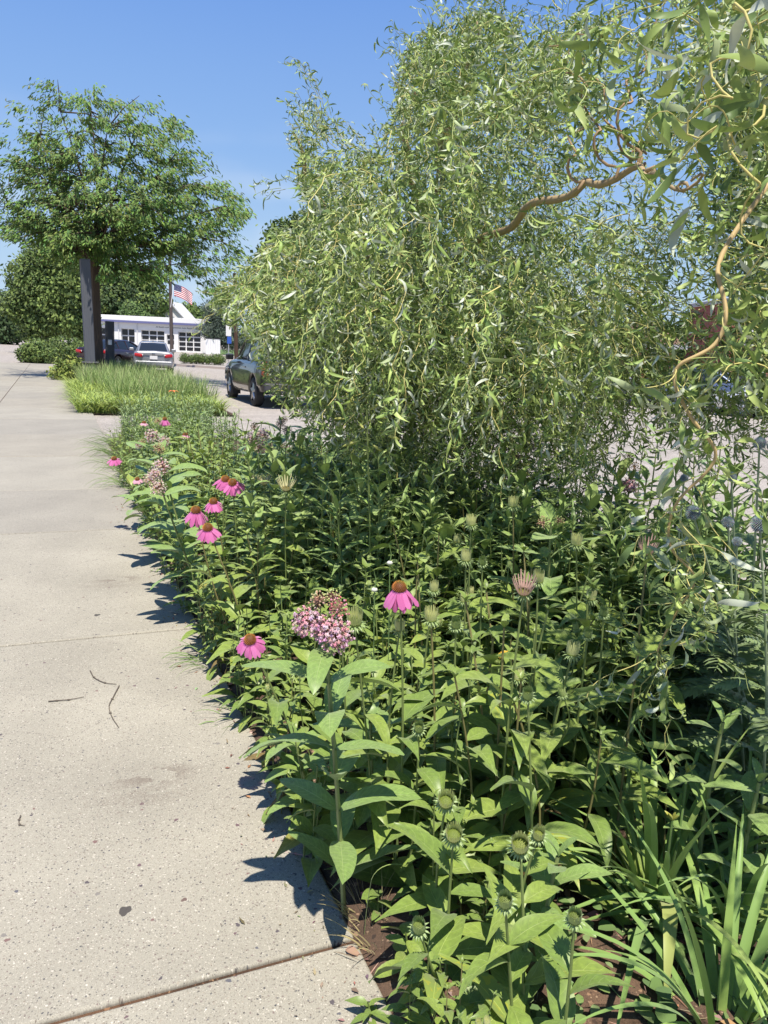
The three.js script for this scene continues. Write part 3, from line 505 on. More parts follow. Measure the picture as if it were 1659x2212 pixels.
brickBuilding('taller orange brick building with a dark door at the right edge', 1592, 1790, 655, 40, { items: [[-1.35, 1.15, 0.75, 2.3, 'door'], [-0.85, 3.0, 1.5, 0.8, 'board'], [-0.55, 1.6, 0.1, 2.2, 'pipe'], [1.2, 2, 1, 1.3, 'window']] });
{
  const b = at(745, 735, 70); b.y = 0; const t = thing('roofed_house', 'low house with a brown shingle roof seen through the willow left of its trunk', 'house', b);
  mesh('wall', new MB().box(0, 1.3, 0, 9, 2.6, 6).geo(), std([0.55, 0.53, 0.5], 0.8), t); for (const s of [-1, 1]) { const r = mesh('roof', new THREE.BoxGeometry(10, 0.12, 3.9), std([0.30, 0.22, 0.19], 0.95), t); r.position.set(0, 3.3, s * 1.65); r.rotation.x = s * 0.44; }
  const wd = mesh('window', new MB().box(1, 1.4, 3.02, 1.6, 1.1, 0.06).geo(), M.white, t); for (const s of [-0.4, 0.4]) mesh('pane', new MB().box(1 + s, 1.4, 3.055, 0.66, 0.9, 0.02).geo(), std([0.03, 0.03, 0.04], 0.1), wd);
}

// ---------------------------------------------------------------- parked vehicles
const GLASS = std([0.018, 0.024, 0.03], 0.06), CHROME = std([0.55, 0.56, 0.58], 0.2, { metalness: 1 });
function loft(secs, cap = true) {   // rings of equal length, outward order
  const mb = new MB(), n = secs[0].length; secs.forEach((r, i) => r.forEach((p, k) => mb.vert(p, k / n, i)));
  for (let i = 1; i < secs.length; i++) for (let k = 0; k < n; k++) { const a = (i - 1) * n + k, b = (i - 1) * n + (k + 1) % n; mb.quad(a, b, b + n, a + n); }
  if (cap) for (const e of [0, secs.length - 1]) { const c = secs[e].reduce((s, p) => s.add(p), V(0, 0, 0)).multiplyScalar(1 / n), m = mb.vert(c, 0, 0); for (let k = 0; k < n; k++) { const a = e * n + k, b = e * n + (k + 1) % n; e ? mb.tri(m, a, b) : mb.tri(m, b, a); } }
  return mb.geo();
}
function ring(half, z) { const l = half.map(([x, y]) => V(x, y, z)), r = half.slice(1, -1).reverse().map(([x, y]) => V(-x, y, z)); return [...l, ...r]; }
const lerpT = (tab, u) => { for (let i = 1; i < tab.length; i++) if (u <= tab[i][0]) { const f = (u - tab[i - 1][0]) / (tab[i][0] - tab[i - 1][0]); return tab[i - 1].map((v, k) => v + (tab[i][k] - v) * f); } return tab.at(-1); };
function vehicle(name, label, category, p, fwd, paint, kind) {
  const suv = kind === 'suv', L = suv ? 4.9 : 4.75, Wd = suv ? 1.92 : 1.84, H = suv ? 1.84 : 1.46, belt = suv ? 1.12 : 0.96, wr = suv ? 0.37 : 0.33;
  const t = thing(name, label, category, p, Math.atan2(-fwd.x, -fwd.z)), pm = new THREE.MeshPhysicalMaterial({ color: new THREE.Color().setRGB(...paint), roughness: 0.35, metalness: 0.35, clearcoat: 1, clearcoatRoughness: 0.04 });
  // body: u from 0 (rear) to 1 (front): [u, half width factor, bottom, shoulder height]
  const tab = suv ? [[0, 0.90, 0.48, belt - 0.02], [0.02, 0.965, 0.40, belt], [0.12, 1, 0.32, belt], [0.55, 1, 0.28, belt], [0.72, 1, 0.30, belt - 0.02], [0.78, 0.985, 0.32, belt - 0.04], [0.95, 0.93, 0.34, belt - 0.16], [0.99, 0.86, 0.40, belt - 0.3], [1, 0.80, 0.46, belt - 0.38]]
    : [[0, 0.86, 0.40, belt - 0.06], [0.015, 0.93, 0.30, belt + 0.02], [0.10, 0.985, 0.24, belt + 0.03], [0.25, 1, 0.22, belt + 0.01], [0.6, 1, 0.22, belt - 0.03], [0.72, 0.99, 0.23, belt - 0.07], [0.92, 0.92, 0.24, belt - 0.24], [0.985, 0.82, 0.3, belt - 0.34], [1, 0.74, 0.36, belt - 0.42]];
  const zOf = (u) => L / 2 - u * L, wheelU = suv ? [0.17, 0.77] : [0.20, 0.785], secs = [];
  for (let i = 0; i <= 48; i++) {
    const [, f, y0, y1] = lerpT(tab, i / 48), hw = Wd / 2 * f, u = i / 48;
    let arch = 0; for (const wu of wheelU) { const d = Math.abs(u - wu) * L; if (d < wr + 0.07) arch = Math.max(arch, Math.sqrt((wr + 0.07) ** 2 - d * d)); }
    const lowY = Math.max(y0, arch ? wr + arch : 0);
    secs.push(ring([[0, y0], [hw * 0.72, y0], [hw * 0.73, Math.max(y0 + 0.01, lowY)], [hw * 0.955, Math.max(y0 + 0.02, lowY)], [hw, Math.max(y0 + 0.2, lowY + 0.04)], [hw * 1.0, (y0 + y1) / 2 + 0.12], [hw * 0.985, y1 - 0.12], [hw * 0.93, y1 - 0.02], [hw * 0.82, y1 + 0.02], [0, y1 + 0.05]], zOf(u)));
  }
  mesh('body', loft(secs), pm, t);
  // glass house and roof: [u, bottom half width, top half width, top height]
  const gh = suv ? [[0.015, 0.80, 0.78, belt + 0.02], [0.06, 0.80, 0.69, H - 0.14], [0.12, 0.81, 0.68, H - 0.07], [0.40, 0.82, 0.68, H - 0.04], [0.54, 0.82, 0.67, H - 0.08], [0.70, 0.80, 0.76, belt + 0.02]] : [[0.115, 0.72, 0.70, belt + 0.04], [0.24, 0.77, 0.60, H - 0.11], [0.33, 0.79, 0.58, H - 0.05], [0.46, 0.80, 0.58, H - 0.04], [0.55, 0.80, 0.585, H - 0.09], [0.74, 0.78, 0.75, belt + 0.0]];
  const g2 = [], roof = [];
  for (let i = 0; i <= 24; i++) {
    const u = gh[0][0] + (gh.at(-1)[0] - gh[0][0]) * i / 24, [, bw, tw, ty] = lerpT(gh, u), b = belt - 0.06;
    g2.push(ring([[0, b], [bw * Wd / 2, b], [bw * Wd / 2 * 1.06, b + 0.08], [tw * Wd / 2 * 1.05, Math.max(b + 0.09, ty - 0.05)], [tw * Wd / 2 * 0.94, Math.max(b + 0.1, ty)], [0, Math.max(b + 0.11, ty + 0.02)]], zOf(u)));
    if (u > (suv ? 0.075 : 0.26) && u < (suv ? 0.53 : 0.535)) roof.push(ring([[0, ty - 0.03], [tw * Wd / 2 * 1.03, ty - 0.05], [tw * Wd / 2 * 1.06, ty - 0.03], [tw * Wd / 2 * 0.95, ty + 0.018], [0, ty + 0.038]], zOf(u)));
  }
  const cabin = mesh('windows', loft(g2), GLASS, t); mesh('roof', loft(roof), pm, t);
  for (const s of [-1, 1]) {   // roof pillars
    const pil = new MB(), edge = (u) => { const [, bw, tw, ty] = lerpT(gh, u); return [V(s * bw * Wd / 2 * 1.05, belt, zOf(u)), V(s * tw * Wd / 2 * 1.045, ty - 0.03, zOf(u))]; };
    const run = (u0, u1) => { const pts = []; for (let i = 0; i <= 6; i++) { const u = u0 + (u1 - u0) * i / 6; pts.push(edge(u)[1]); } pil.tube(pts, 0.045, 6); };
    run(gh.at(-1)[0], 0.53); run(gh[0][0], suv ? 0.08 : 0.27);
    for (const u of suv ? [0.2, 0.38] : [0.27, 0.43]) { const [a, b] = edge(u); pil.tube([a, b], 0.04, 6); }
    mesh('pillar', pil.geo(), pm, t);
    const mir = mesh('mirror', new RoundedBoxGeometry(0.22, 0.16, 0.11, 2, 0.04), pm, t); mir.position.set(s * (Wd / 2 + 0.08), belt + 0.06, zOf(suv ? 0.66 : 0.67));
    const tl = mesh('taillight', new RoundedBoxGeometry(suv ? 0.15 : 0.36, suv ? 0.36 : 0.15, 0.16, 2, 0.05), std([0.42, 0.015, 0.02], 0.15), t); tl.position.set(s * Wd / 2 * (suv ? 0.87 : 0.72), suv ? belt - 0.16 : belt - 0.15, zOf(0) - (suv ? 0.03 : 0.015)); if (!suv) { tl.rotation.y = s * 0.28; tl.rotation.z = s * 0.12; }
    const tli = mesh('reversing_light', new RoundedBoxGeometry(0.14, 0.07, 0.02, 1, 0.008), std([0.75, 0.72, 0.7], 0.2), t); tli.position.set(s * Wd / 2 * (suv ? 0.86 : 0.58), belt - (suv ? 0.26 : 0.13), zOf(0) + (suv ? 0.03 : 0.035));
    mesh('handle', new RoundedBoxGeometry(0.03, 0.035, 0.2, 1, 0.01).translate(s * (Wd / 2 + 0.005), belt - 0.16, zOf(0.36)), CHROME, t);
    const hl = mesh('headlight', new RoundedBoxGeometry(0.34, 0.14, 0.2, 2, 0.05), std([0.6, 0.62, 0.64], 0.1), t); hl.position.set(s * Wd / 2 * 0.68, belt - (suv ? 0.34 : 0.36), zOf(0.985));
    for (const wu of wheelU) {
      const w = new THREE.Group(); w.name = 'wheel'; w.position.set(s * (Wd / 2 - 0.13), wr, zOf(wu)); t.add(w);
      const pr = [[0.6, -0.11], [0.93, -0.11], [1, -0.07], [1, 0.07], [0.93, 0.11], [0.6, 0.11]].map(([r, x]) => new THREE.Vector2(r * wr, x)); mesh('tyre', new THREE.LatheGeometry(pr, 24).rotateZ(Math.PI / 2), M.rubber, w);
      const rim = new MB(); for (let k = 0; k < 5; k++) { const a = k / 5 * Math.PI * 2; rim.tube([V(s * 0.09, 0, 0), V(s * 0.085, Math.cos(a) * wr * 0.63, Math.sin(a) * wr * 0.63)], [0.05, 0.035], 5); } rim.tube([V(s * 0.06, 0, 0), V(s * 0.105, 0, 0)], [0.06, 0.05], 8, null, true);
      const disc = new THREE.LatheGeometry([[0.001, 0], [0.6, 0], [0.64, 0.03]].map(([r, x]) => new THREE.Vector2(r * wr, x)), 20).rotateZ(-s * Math.PI / 2).translate(s * 0.045, 0, 0); mesh('rim', mergeGeometries([rim.geo(), disc].map((g) => g.toNonIndexed())), std([0.42, 0.43, 0.45], 0.3, { metalness: 0.8 }), w);
    }
  }
  mesh('bumper', new RoundedBoxGeometry(Wd * 0.9, 0.22, 0.16, 3, 0.06).translate(0, suv ? 0.52 : 0.46, zOf(-0.002)), suv ? std([0.05, 0.05, 0.055], 0.6) : pm, t);
  mesh('lower_trim', new RoundedBoxGeometry(Wd * 0.72, 0.1, 0.1, 2, 0.03).translate(0, suv ? 0.4 : 0.31, zOf(-0.008)), M.blackTrim, t);
  mesh('number_plate', new RoundedBoxGeometry(0.34, 0.16, 0.02, 1, 0.006).translate(0, suv ? 0.82 : 0.72, zOf(0) + 0.03), std([0.7, 0.7, 0.7], 0.6), t);
  mesh('badge', new THREE.SphereGeometry(0.055, 12, 8).scale(1.3, 0.8, 0.3).translate(0, suv ? 1.0 : belt - 0.055, zOf(0) + 0.03), CHROME, t);
  mesh('boot_lid_seam', new RoundedBoxGeometry(Wd * 0.6, 0.02, 0.02, 1, 0.004).translate(0, suv ? 0.68 : 0.83, zOf(0) + 0.022), M.blackTrim, t);
  if (suv) { for (const s of [-1, 1]) mesh('roof_rail', new MB().tube([V(s * 0.62, H - 0.03, zOf(0.1)), V(s * 0.62, H + 0.04, zOf(0.14)), V(s * 0.62, H + 0.05, zOf(0.46)), V(s * 0.62, H - 0.02, zOf(0.5))], 0.018, 6).geo(), M.blackTrim, t); mesh('brake_light', new RoundedBoxGeometry(0.4, 0.04, 0.04, 1, 0.01).translate(0, H - 0.1, zOf(0.05)), std([0.4, 0.02, 0.02], 0.3), t); for (const s of [-1, 1]) mesh('mudflap', new RoundedBoxGeometry(0.24, 0.3, 0.02, 1, 0.008).translate(s * (Wd / 2 - 0.14), 0.3, zOf(0.77) + 0.43), M.blackTrim, t); }
  else mesh('aerial', new MB().tube([V(0, H - 0.04, zOf(0.3)), V(0, H + 0.03, zOf(0.285))], [0.03, 0.015], 6, null, true).geo(), pm, t);
  return t;
}
const DV = V(DX, 0, DZ);
const gAt = (px, d) => { const p = at(px, 800, d); p.y = -0.012; return p; };
vehicle('parked_car', 'silver sedan with red tail lights parked before the garage', 'car', gAt(331, 38.2), V(-0.30, 0, -0.95), [0.26, 0.27, 0.29]);
vehicle('parked_suv', 'large dark grey four-wheel drive partly behind the willow leaves', 'suv', sa(21.1, 4.63 + 0.92, -0.012), DV, [0.016, 0.017, 0.019], 'suv');
vehicle('parked_car', 'very dark sedan between the two poles with one red light showing', 'car', gAt(258, 40.5), V(0.25, 0, -0.97), [0.03, 0.012, 0.014]);
vehicle('parked_car', 'bright blue car behind the willow trunk', 'car', gAt(850, 30), V(-0.97, 0, -0.2), [0.03, 0.11, 0.38]);
vehicle('parked_car', 'dark blue sedan seen from behind, right of the willow trunk', 'car', gAt(1480, 27.6), V(-0.80, 0, -0.6), [0.09, 0.12, 0.2]);
vehicle('parked_car', 'white sedan with a red tail light left of the dark blue sedan', 'car', gAt(1225, 30), V(-0.86, 0, -0.5), [0.70, 0.70, 0.70]);
vehicle('parked_car', 'white car cut by the right edge of the picture', 'car', gAt(1735, 24), V(-0.75, 0, -0.66), [0.72, 0.73, 0.75]);

// ---------------------------------------------------------------- the curly willow
reseed(4242);
{
  const Dt = 5.3, base = at(858, 980, Dt); base.y = 0.02;
  const tree = thing('curly_willow_tree', 'weeping curly willow with twisted yellow twigs filling the right half', 'tree', base);
  const wood = new MB(true), twig = new MB(true), fol = new MB(true), BARK = [0.34, 0.25, 0.13], BARKD = [0.20, 0.15, 0.09], YEL = [0.50, 0.45, 0.15], GRN = [0.36, 0.42, 0.13];
  const rel = (x, y, d) => at(x, y, d < 2.2 ? d : 2.2 + (d - 2.2) * 1.35).sub(base);
  const smooth = (c, n) => new THREE.CatmullRomCurve3(c).getPoints(n);
  const limb = (list, r0, r1, col, n = 26, sides = 8) => { const pts = smooth(list, n).map((p, i) => i ? p.add(V(0.02 * Math.sin(i * 26 / n * 0.9), 0.014 * Math.sin(i * 26 / n * 1.1 + 1), 0.02 * Math.cos(i * 26 / n * 0.8)).multiplyScalar(Math.min(1, 0.02 / r1))) : p); wood.tube(pts, pts.map((_, i) => (r0 + (r1 - r0) * i / n) * (1 + 0.08 * Math.sin(i * 2.7))), sides, col, true); return pts; };
  limb([V(0, -0.05, 0), rel(850, 870, 4.5), rel(872, 720, 4.35), rel(905, 600, 4.2)], 0.06, 0.042, BARKD, 18, 10);
  limb([rel(872, 720, 4.35), rel(800, 560, 4.35), rel(725, 480, 4.3), rel(665, 400, 4.3), rel(640, 280, 4.2)], 0.04, 0.006, BARK);
  limb([rel(872, 720, 4.35), rel(760, 620, 4.4), rel(640, 590, 4.45), rel(540, 600, 4.4), rel(480, 650, 4.4)], 0.036, 0.006, BARK);
  limb([rel(905, 600, 4.2), rel(935, 430, 4.1), rel(965, 290, 4.0), rel(1010, 150, 3.9), rel(1040, 40, 3.85)], 0.04, 0.006, BARK);
  limb([rel(905, 600, 4.2), rel(900, 430, 3.9), rel(870, 300, 3.7), rel(900, 180, 3.6)], 0.03, 0.005, BARK);
  limb([rel(905, 600, 4.2), rel(975, 565, 3.9), rel(1045, 520, 3.5), rel(1110, 475, 3.2), rel(1180, 436, 3.0), rel(1240, 408, 2.85), rel(1300, 392, 2.7), rel(1350, 372, 2.6), rel(1415, 374, 2.5)], 0.021, 0.010, BARK, 40);
  limb([rel(1395, 370, 2.52), rel(1430, 390, 2.45), rel(1475, 405, 2.4), rel(1510, 380, 2.35)], 0.008, 0.004, BARK);
  const SHOOTS = [[[1380, 368], [1376, 335], [1400, 310], [1450, 290], [1480, 250]], [[1378, 362], [1350, 310], [1310, 260], [1292, 200], [1258, 130], [1252, 60]], [[1376, 360], [1345, 240], [1372, 170], [1394, 90], [1410, 20]], [[1330, 385], [1290, 300], [1270, 220], [1230, 150], [1200, 90]], [[1250, 410], [1236, 330], [1250, 250], [1238, 180]]];
  for (const l of SHOOTS) limb(l.map(([x, y], i) => rel(x, y, 2.58 + i * 0.05)), 0.0055, 0.002, [0.30, 0.20, 0.10], 26, 6);
  // the great limb that comes over towards the camera and the long hanging branch
  limb([V(2.55, 0, -2.3).sub(base), V(2.35, 0.9, -2.15).sub(base), V(2.2, 1.7, -2.05).sub(base), V(2.0, 2.3, -1.9).sub(base)], 0.05, 0.035, BARKD, 20);
  limb([V(2.0, 2.3, -1.9).sub(base), V(1.8, 2.7, -1.3).sub(base), V(1.9, 2.6, -0.6).sub(base)], 0.03, 0.008, BARK, 20); limb([V(2.0, 2.3, -1.9).sub(base), V(1.65, 2.6, -2.05).sub(base), rel(1760, 100, 2.2)], 0.025, 0.011, BARK, 20);
  const hang = limb([rel(1760, 100, 2.2), rel(1680, 330, 2.0), rel(1600, 480, 1.9), rel(1572, 590, 1.86), rel(1560, 670, 1.84), rel(1528, 722, 1.82), rel(1490, 775, 1.8), rel(1480, 830, 1.8), rel(1492, 890, 1.8), rel(1520, 960, 1.8), rel(1512, 1040, 1.8), rel(1478, 1105, 1.8), rel(1460, 1180, 1.82), rel(1478, 1250, 1.84), rel(1450, 1330, 1.86), rel(1440, 1400, 1.88)], 0.0062, 0.0024, [0.46, 0.34, 0.15], 70, 7);
  limb([rel(1760, 60, 2.0), rel(1640, 200, 1.7), rel(1600, 330, 1.6), rel(1630, 480, 1.6), rel(1610, 620, 1.62)], 0.0036, 0.0014, YEL, 30, 6);
  limb([rel(1700, -60, 1.35), rel(1600, 40, 1.3), rel(1565, 170, 1.28), rel(1520, 260, 1.28), rel(1500, 330, 1.28)], 0.0026, 0.0012, YEL, 26, 6);

  const outline = [[450, 655], [480, 610], [520, 575], [560, 555], [585, 515], [640, 470], [665, 430], [640, 395], [648, 330], [632, 300], [655, 255], [680, 275], [700, 300], [740, 300], [780, 320], [820, 300], [850, 240], [862, 200], [870, 130], [905, 75], [960, 65], [1000, 45], [1030, 22], [1075, 35], [1105, 70], [1150, 95], [1190, 60], [1215, 0], [1300, -80], [1900, -80], [1900, 1150], [1560, 1180], [1420, 1060], [1330, 1010], [1270, 1080], [1180, 1020], [1120, 1110], [1040, 1040], [980, 1100], [900, 1030], [850, 1070], [790, 970], [740, 1000], [700, 930], [645, 895], [595, 880], [570, 810], [556, 745], [500, 695]];
  const inside = (x, y) => { let c = false; for (let i = 0, j = outline.length - 1; i < outline.length; j = i++) { const [xi, yi] = outline[i], [xj, yj] = outline[j]; if ((yi > y) !== (yj > y) && x < (xj - xi) * (y - yi) / (yj - yi) + xi) c = !c; } return c; };
  const LEAFC = [[0.205, 0.30, 0.068], [0.285, 0.375, 0.09], [0.145, 0.225, 0.056], [0.32, 0.40, 0.12], [0.245, 0.335, 0.076], [0.45, 0.50, 0.38], [0.105, 0.175, 0.046], [0.33, 0.40, 0.20]];
  const big = [];
  const leafAt = (p, t, down, size, w) => {
    const L = size * rr(0.65, 1.25), kind = R(), n = V(gauss(), gauss() * 0.6 + 0.3, gauss()).normalize();
    const c = pick(LEAFC), m = rr(0.82, 1.18), o = { prof: willowP, grav: down * rr(0.3, 1.1), bend: (R() < 0.5 ? -1 : 1) * rr(0.6, 4.2), side: gauss() * 1.8, twist: gauss() * 3.2, fold: 0.28, c: c.map((v) => v * m), cm: c.map((v) => v * m * 1.25) };
    const wp = p.clone().add(base), q = proj(wp), rec = { p, t, n, L, W: w * L * rr(0.8, 1.2), o, size: q && q[0] > -40 && q[0] < PW + 40 && q[1] > -60 && q[1] < PH ? L / q[2] : 0 };
    big.push(rec);
  };
  const grow = (p0, dir, len, opt) => {   // a twisted hanging twig with its leaves
    const SEG = opt.seg ?? 0.025, n = Math.max(6, Math.round(len / SEG)), st = len / n, pts = [p0.clone()]; let t = dir.clone().normalize(), p = p0.clone();
    let ph = R() * 6.28; const om = rr(2.2, 4.2) / 3 * SEG / 0.03, amp = rr(0.35, 0.85), ax = V(gauss(), gauss() * 0.4, gauss()).normalize(), bx = ax.clone().cross(UP).normalize();
    for (let i = 0; i < n; i++) {
      t.y -= opt.grav * st; t.normalize(); ph += om;
      const d = t.clone().addScaledVector(ax, Math.sin(ph) * amp).addScaledVector(bx, Math.cos(ph) * amp).normalize();
      p = p.clone().addScaledVector(d, st); pts.push(p);
      const wp = p.clone().add(base), q = proj(wp);
      if (q && q[0] < 1230 && !inside(q[0] + gauss() * 5, q[1] + gauss() * 5)) { if (i < 3) return; break; }
      if (wp.y < 0.5 && R() < 0.5) break;
      const every = (opt.every ?? 1) * SEG / 0.025, m = i >= (opt.bare ?? 1) ? Math.floor(every + R()) : 0;
      for (let k = 0; k < m; k++) { const side = V(gauss(), gauss() * 0.5 - 0.1, gauss()).normalize(); leafAt(p, d.clone().multiplyScalar(0.7).add(side).normalize(), opt.hang ?? 0.8, opt.leaf ?? 0.072, opt.w ?? 0.135); }
    }
    const thin = opt.seg ? pts : pts.filter((_, i) => i % 2 === 0 || i === pts.length - 1);
    if (pts.length > 3) twig.tube(thin, thin.map((_, i) => (opt.r ?? 0.0021) * (1 - 0.7 * i / thin.length)), opt.seg ? 5 : 3, R() < 0.4 ? YEL : GRN);
  };
  const axis = rel(900, 500, 4.1);
  let made = 0, tries = 0;
  while (made < 3500 && tries++ < 60000) {   // the body of the crown, three to five metres off
    const x = rr(450, 1700), y = rr(0, 900); if (!inside(x, y)) continue;
    let w = 1; if (x > 1180) w = 0.6; if (x > 1190 && x < 1490 && y < 470) w = y < 330 ? 0.15 : 0.16; if (x > 1380 && x < 1500 && y > 520 && y < 760) w = 0.07; if (x > 1300 && y > 780) w = 0.22; if (x < 720 && y > 680) w = 0.10; if (x < 560 && y > 650) w = 0.08; if (x < 700 && y < 440) w = 0.8; if (y > 820) w *= 0.5;
    if (fbm(x / 90, y / 120, 3, 3) < -0.16) w *= 0.25;
    if (R() > w) continue;
    const edge = Math.min(1, Math.hypot((x - 960) / 560, (y - 480) / 520)), half = 1.15 * Math.sqrt(Math.max(0.06, 1 - edge * edge)) + 0.12;
    if (x > 1000 && x < 1450 && y > 280 && y < 560 && R() < 0.3) continue;
    const d = (x > 1000 && x < 1450 && y > 280 && y < 560 ? 0.75 : 0) + 4.1 - (x > 1000 ? (x - 1000) / 560 * 0.75 : 0) + gauss() * half, p = rel(x, y, Math.max(2.1, d)), out = p.clone().sub(axis).multiplyScalar(0.5); out.y = Math.max(-0.2, out.y) * 0.5 + (y < 330 ? 0.45 : 0.1);
    grow(p, out.add(V(gauss() * 0.6, gauss() * 0.3, gauss() * 0.6)), rr(0.25, 0.7), { grav: rr(2.0, 6.0), every: 1.35 }); made++;
  }
  for (let k = 0; k < 760; k++) {   // long hanging twigs on the near side, down to the flower bed
    const x = rr(640, 1330), y = 460 + 560 * Math.pow(R(), 0.8); if (x < 740 && y > 640 && R() < 0.8) continue; if (x > 1150 && R() < 0.4) continue;
    grow(rel(x, y, rr(3.4, 4.4)), V(gauss() * 0.7, rr(-0.4, 0.3), gauss() * 0.7), rr(0.4, 0.85), { grav: rr(4, 9), every: 1.2, bare: 0 });
  }
  for (let k = 0; k < 150; k++) grow(rel(rr(565, 740), 640 + 215 * R(), rr(3.4, 4.6)), V(gauss() * 0.7, rr(-0.4, 0.3), gauss() * 0.7), rr(0.2, 0.45), { grav: rr(4, 9), every: 0.8, bare: 0 });
  for (const l of SHOOTS) { const pts = smooth(l.map(([x, y], i) => rel(x, y, 2.58 + i * 0.05)), 26); for (let i = 4; i < pts.length; i++) for (let k = 0; k < 2; k++) leafAt(pts[i], V(gauss(), 0.3 + gauss() * 0.4, gauss()).normalize(), 0.9, 0.078, 0.16); if (R() < 0.9) for (let k = 0; k < 3; k++) grow(pts[8 + Math.floor(R() * 17)], V(gauss(), 0.7, gauss()), rr(0.1, 0.25), { grav: 3, every: 0.7 }); }
  for (let k = 0; k < 150; k++) {   // fine upright and arching shoots all along the upper edge
    const i = 8 + Math.floor(R() * 22), f = R(), x = outline[i][0] * (1 - f) + outline[i + 1][0] * f, y = outline[i][1] * (1 - f) + outline[i + 1][1] * f; if (y < -20) continue;
    const sv = outline.splice(0); outline.push([-1e4, -1e4], [1e5, -1e4], [1e5, 1e5], [-1e4, 1e5]);
    grow(rel(x + rr(0, 25), y + rr(0, 25), 4.2 - (x > 850 ? 0.4 : 0) + gauss() * 0.4), V(-0.45 + gauss() * 0.5, 0.9, gauss() * 0.4), rr(0.1, 0.26), { grav: rr(1.5, 4), every: 0.9, leaf: 0.062 }); outline.splice(0); outline.push(...sv);
  }
  // shoots that break the outline against the sky
  for (const [x, y, d, dx, dy, len] of [[705, 250, 4.2, -0.5, 1.0, 0.42], [690, 205, 4.2, -0.55, 0.75, 0.3], [700, 290, 4.2, -0.3, 0.9, 0.35], [640, 395, 4.3, -1, 0.1, 0.32], [610, 405, 4.3, -1, -0.15, 0.18], [660, 260, 4.2, -0.7, 0.5, 0.2], [1030, 60, 3.9, 0.1, 1, 0.2], [1085, 70, 3.8, 0.5, 0.6, 0.2], [890, 110, 3.7, -0.6, 0.8, 0.2], [960, 70, 3.8, -0.3, 0.9, 0.18], [500, 620, 4.4, -1, 0.1, 0.25], [465, 680, 4.4, -0.6, -0.3, 0.25], [760, 320, 4, -0.4, 0.9, 0.2], [840, 250, 3.7, -0.6, 0.8, 0.2]])
    for (let k = 0; k < 2; k++) { const sv = outline.splice(0); outline.push([-1e4, -1e4], [1e5, -1e4], [1e5, 1e5], [-1e4, 1e5]); grow(rel(x + gauss() * 8, y + gauss() * 8, d + gauss() * 0.2), V(dx, dy, gauss() * 0.2), len * rr(0.8, 1.1), { grav: 1.6, every: 1, leaf: 0.065 }); outline.splice(0); outline.push(...sv); }
  // nearer twigs on the right, one to two and a half metres off
  for (let k = 0; k < 300; k++) {
    const x = 1180 + 560 * Math.pow(R(), 0.65), y = rr(-120, 830), gap = (x < 1490 && y < 480) || (x < 1500 && y > 500 && y < 760); if (gap && R() < 0.8) continue; if (x > 1400 && x < 1640 && y > 330 && R() < 0.75) continue;
    const d = rr(1.9, 3.3) - (x > 1520 ? rr(0, 0.4) : 0); grow(rel(x, y, d), V(gauss(), rr(-0.1, 0.7), gauss()), rr(0.2, 0.5), { grav: rr(3, 7), every: 0.8, leaf: 0.08, w: 0.15, r: 0.0019, seg: 0.014, k: 1 });
  }
  for (let k = 0; k < 16; k++) grow(rel(rr(1510, 1740), rr(-140, 330), rr(1.25, 1.7)), V(gauss(), rr(-0.2, 0.4), gauss()), rr(0.15, 0.34), { grav: rr(3, 6), every: 0.55, leaf: 0.09, w: 0.17, r: 0.0017, seg: 0.012 });
  // twigs along the hanging branch
  for (let i = 14; i < hang.length; i += 1) { const low = i > 44; if (R() < (low ? 0.95 : 0.4)) grow(hang[i], V(gauss() + 0.2, rr(-0.5, 0.3), gauss() * 0.7), rr(0.12, low ? 0.34 : 0.24), { grav: rr(2, 5), every: 0.85, leaf: 0.078, w: 0.17, r: 0.0016, bare: 1, seg: 0.013 }); }
  for (let k = 0; k < 4; k++) grow(hang.at(-1), V(gauss() * 0.4, -1, gauss() * 0.3), rr(0.25, 0.5), { grav: 3, every: 0.7, leaf: 0.085, w: 0.16, r: 0.002 });
  // outer boughs beyond the right of the frame, which shade the bed
  for (let k = 0; k < 330; k++) { const p = V(rr(0.85, 2.7), rr(1.7, 2.9), rr(-2.7, -0.1)), q = proj(p); if (q && q[0] < PW + 60 && q[0] > 0 && q[1] < PH) continue; grow(p.sub(base), V(gauss(), rr(-0.1, 0.5), gauss()), rr(0.3, 0.6), { grav: rr(3, 6), every: 1, leaf: 0.1, w: 0.17 }); }

  big.sort((a, b) => b.size - a.size);
  const lm = LEAFC.map((c) => foliage(c.map((v) => v * 1.02), { clearcoat: 0.25, transmission: 0.2 }));
  big.slice(0, 290).forEach((q, i) => { const mb = new MB(); mb.leaf(q.p, q.t, q.n, q.L * 1.15, q.W * 1.15, { ...q.o, rows: 12, wave: 0.04, freq: 12 }); mesh('leaf', mb.geo(), lm[Math.floor(R() * lm.length)], tree); });
  big.slice(290).forEach((q) => fol.leaf(q.p, q.t, q.n, q.L, q.W, { ...q.o, rows: q.size < 0.017 ? 4 : q.size < 0.026 ? 5 : 6, flat: q.size < 0.026 }));
  mesh('trunk', wood.geo(), std(W1, 0.7, { vertexColors: true }), tree);
  mesh('twigs', twig.geo(), std(W1, 0.6, { vertexColors: true }), tree).userData.kind = 'stuff';
  mesh('foliage', fol.geo(), foliage(W1, { vertexColors: true, transmission: 0.14, clearcoat: 0.25 }), tree).userData.kind = 'stuff';
  console.log('willow leaves', big.length, 'triangles', wood.n + twig.n + fol.n);
}

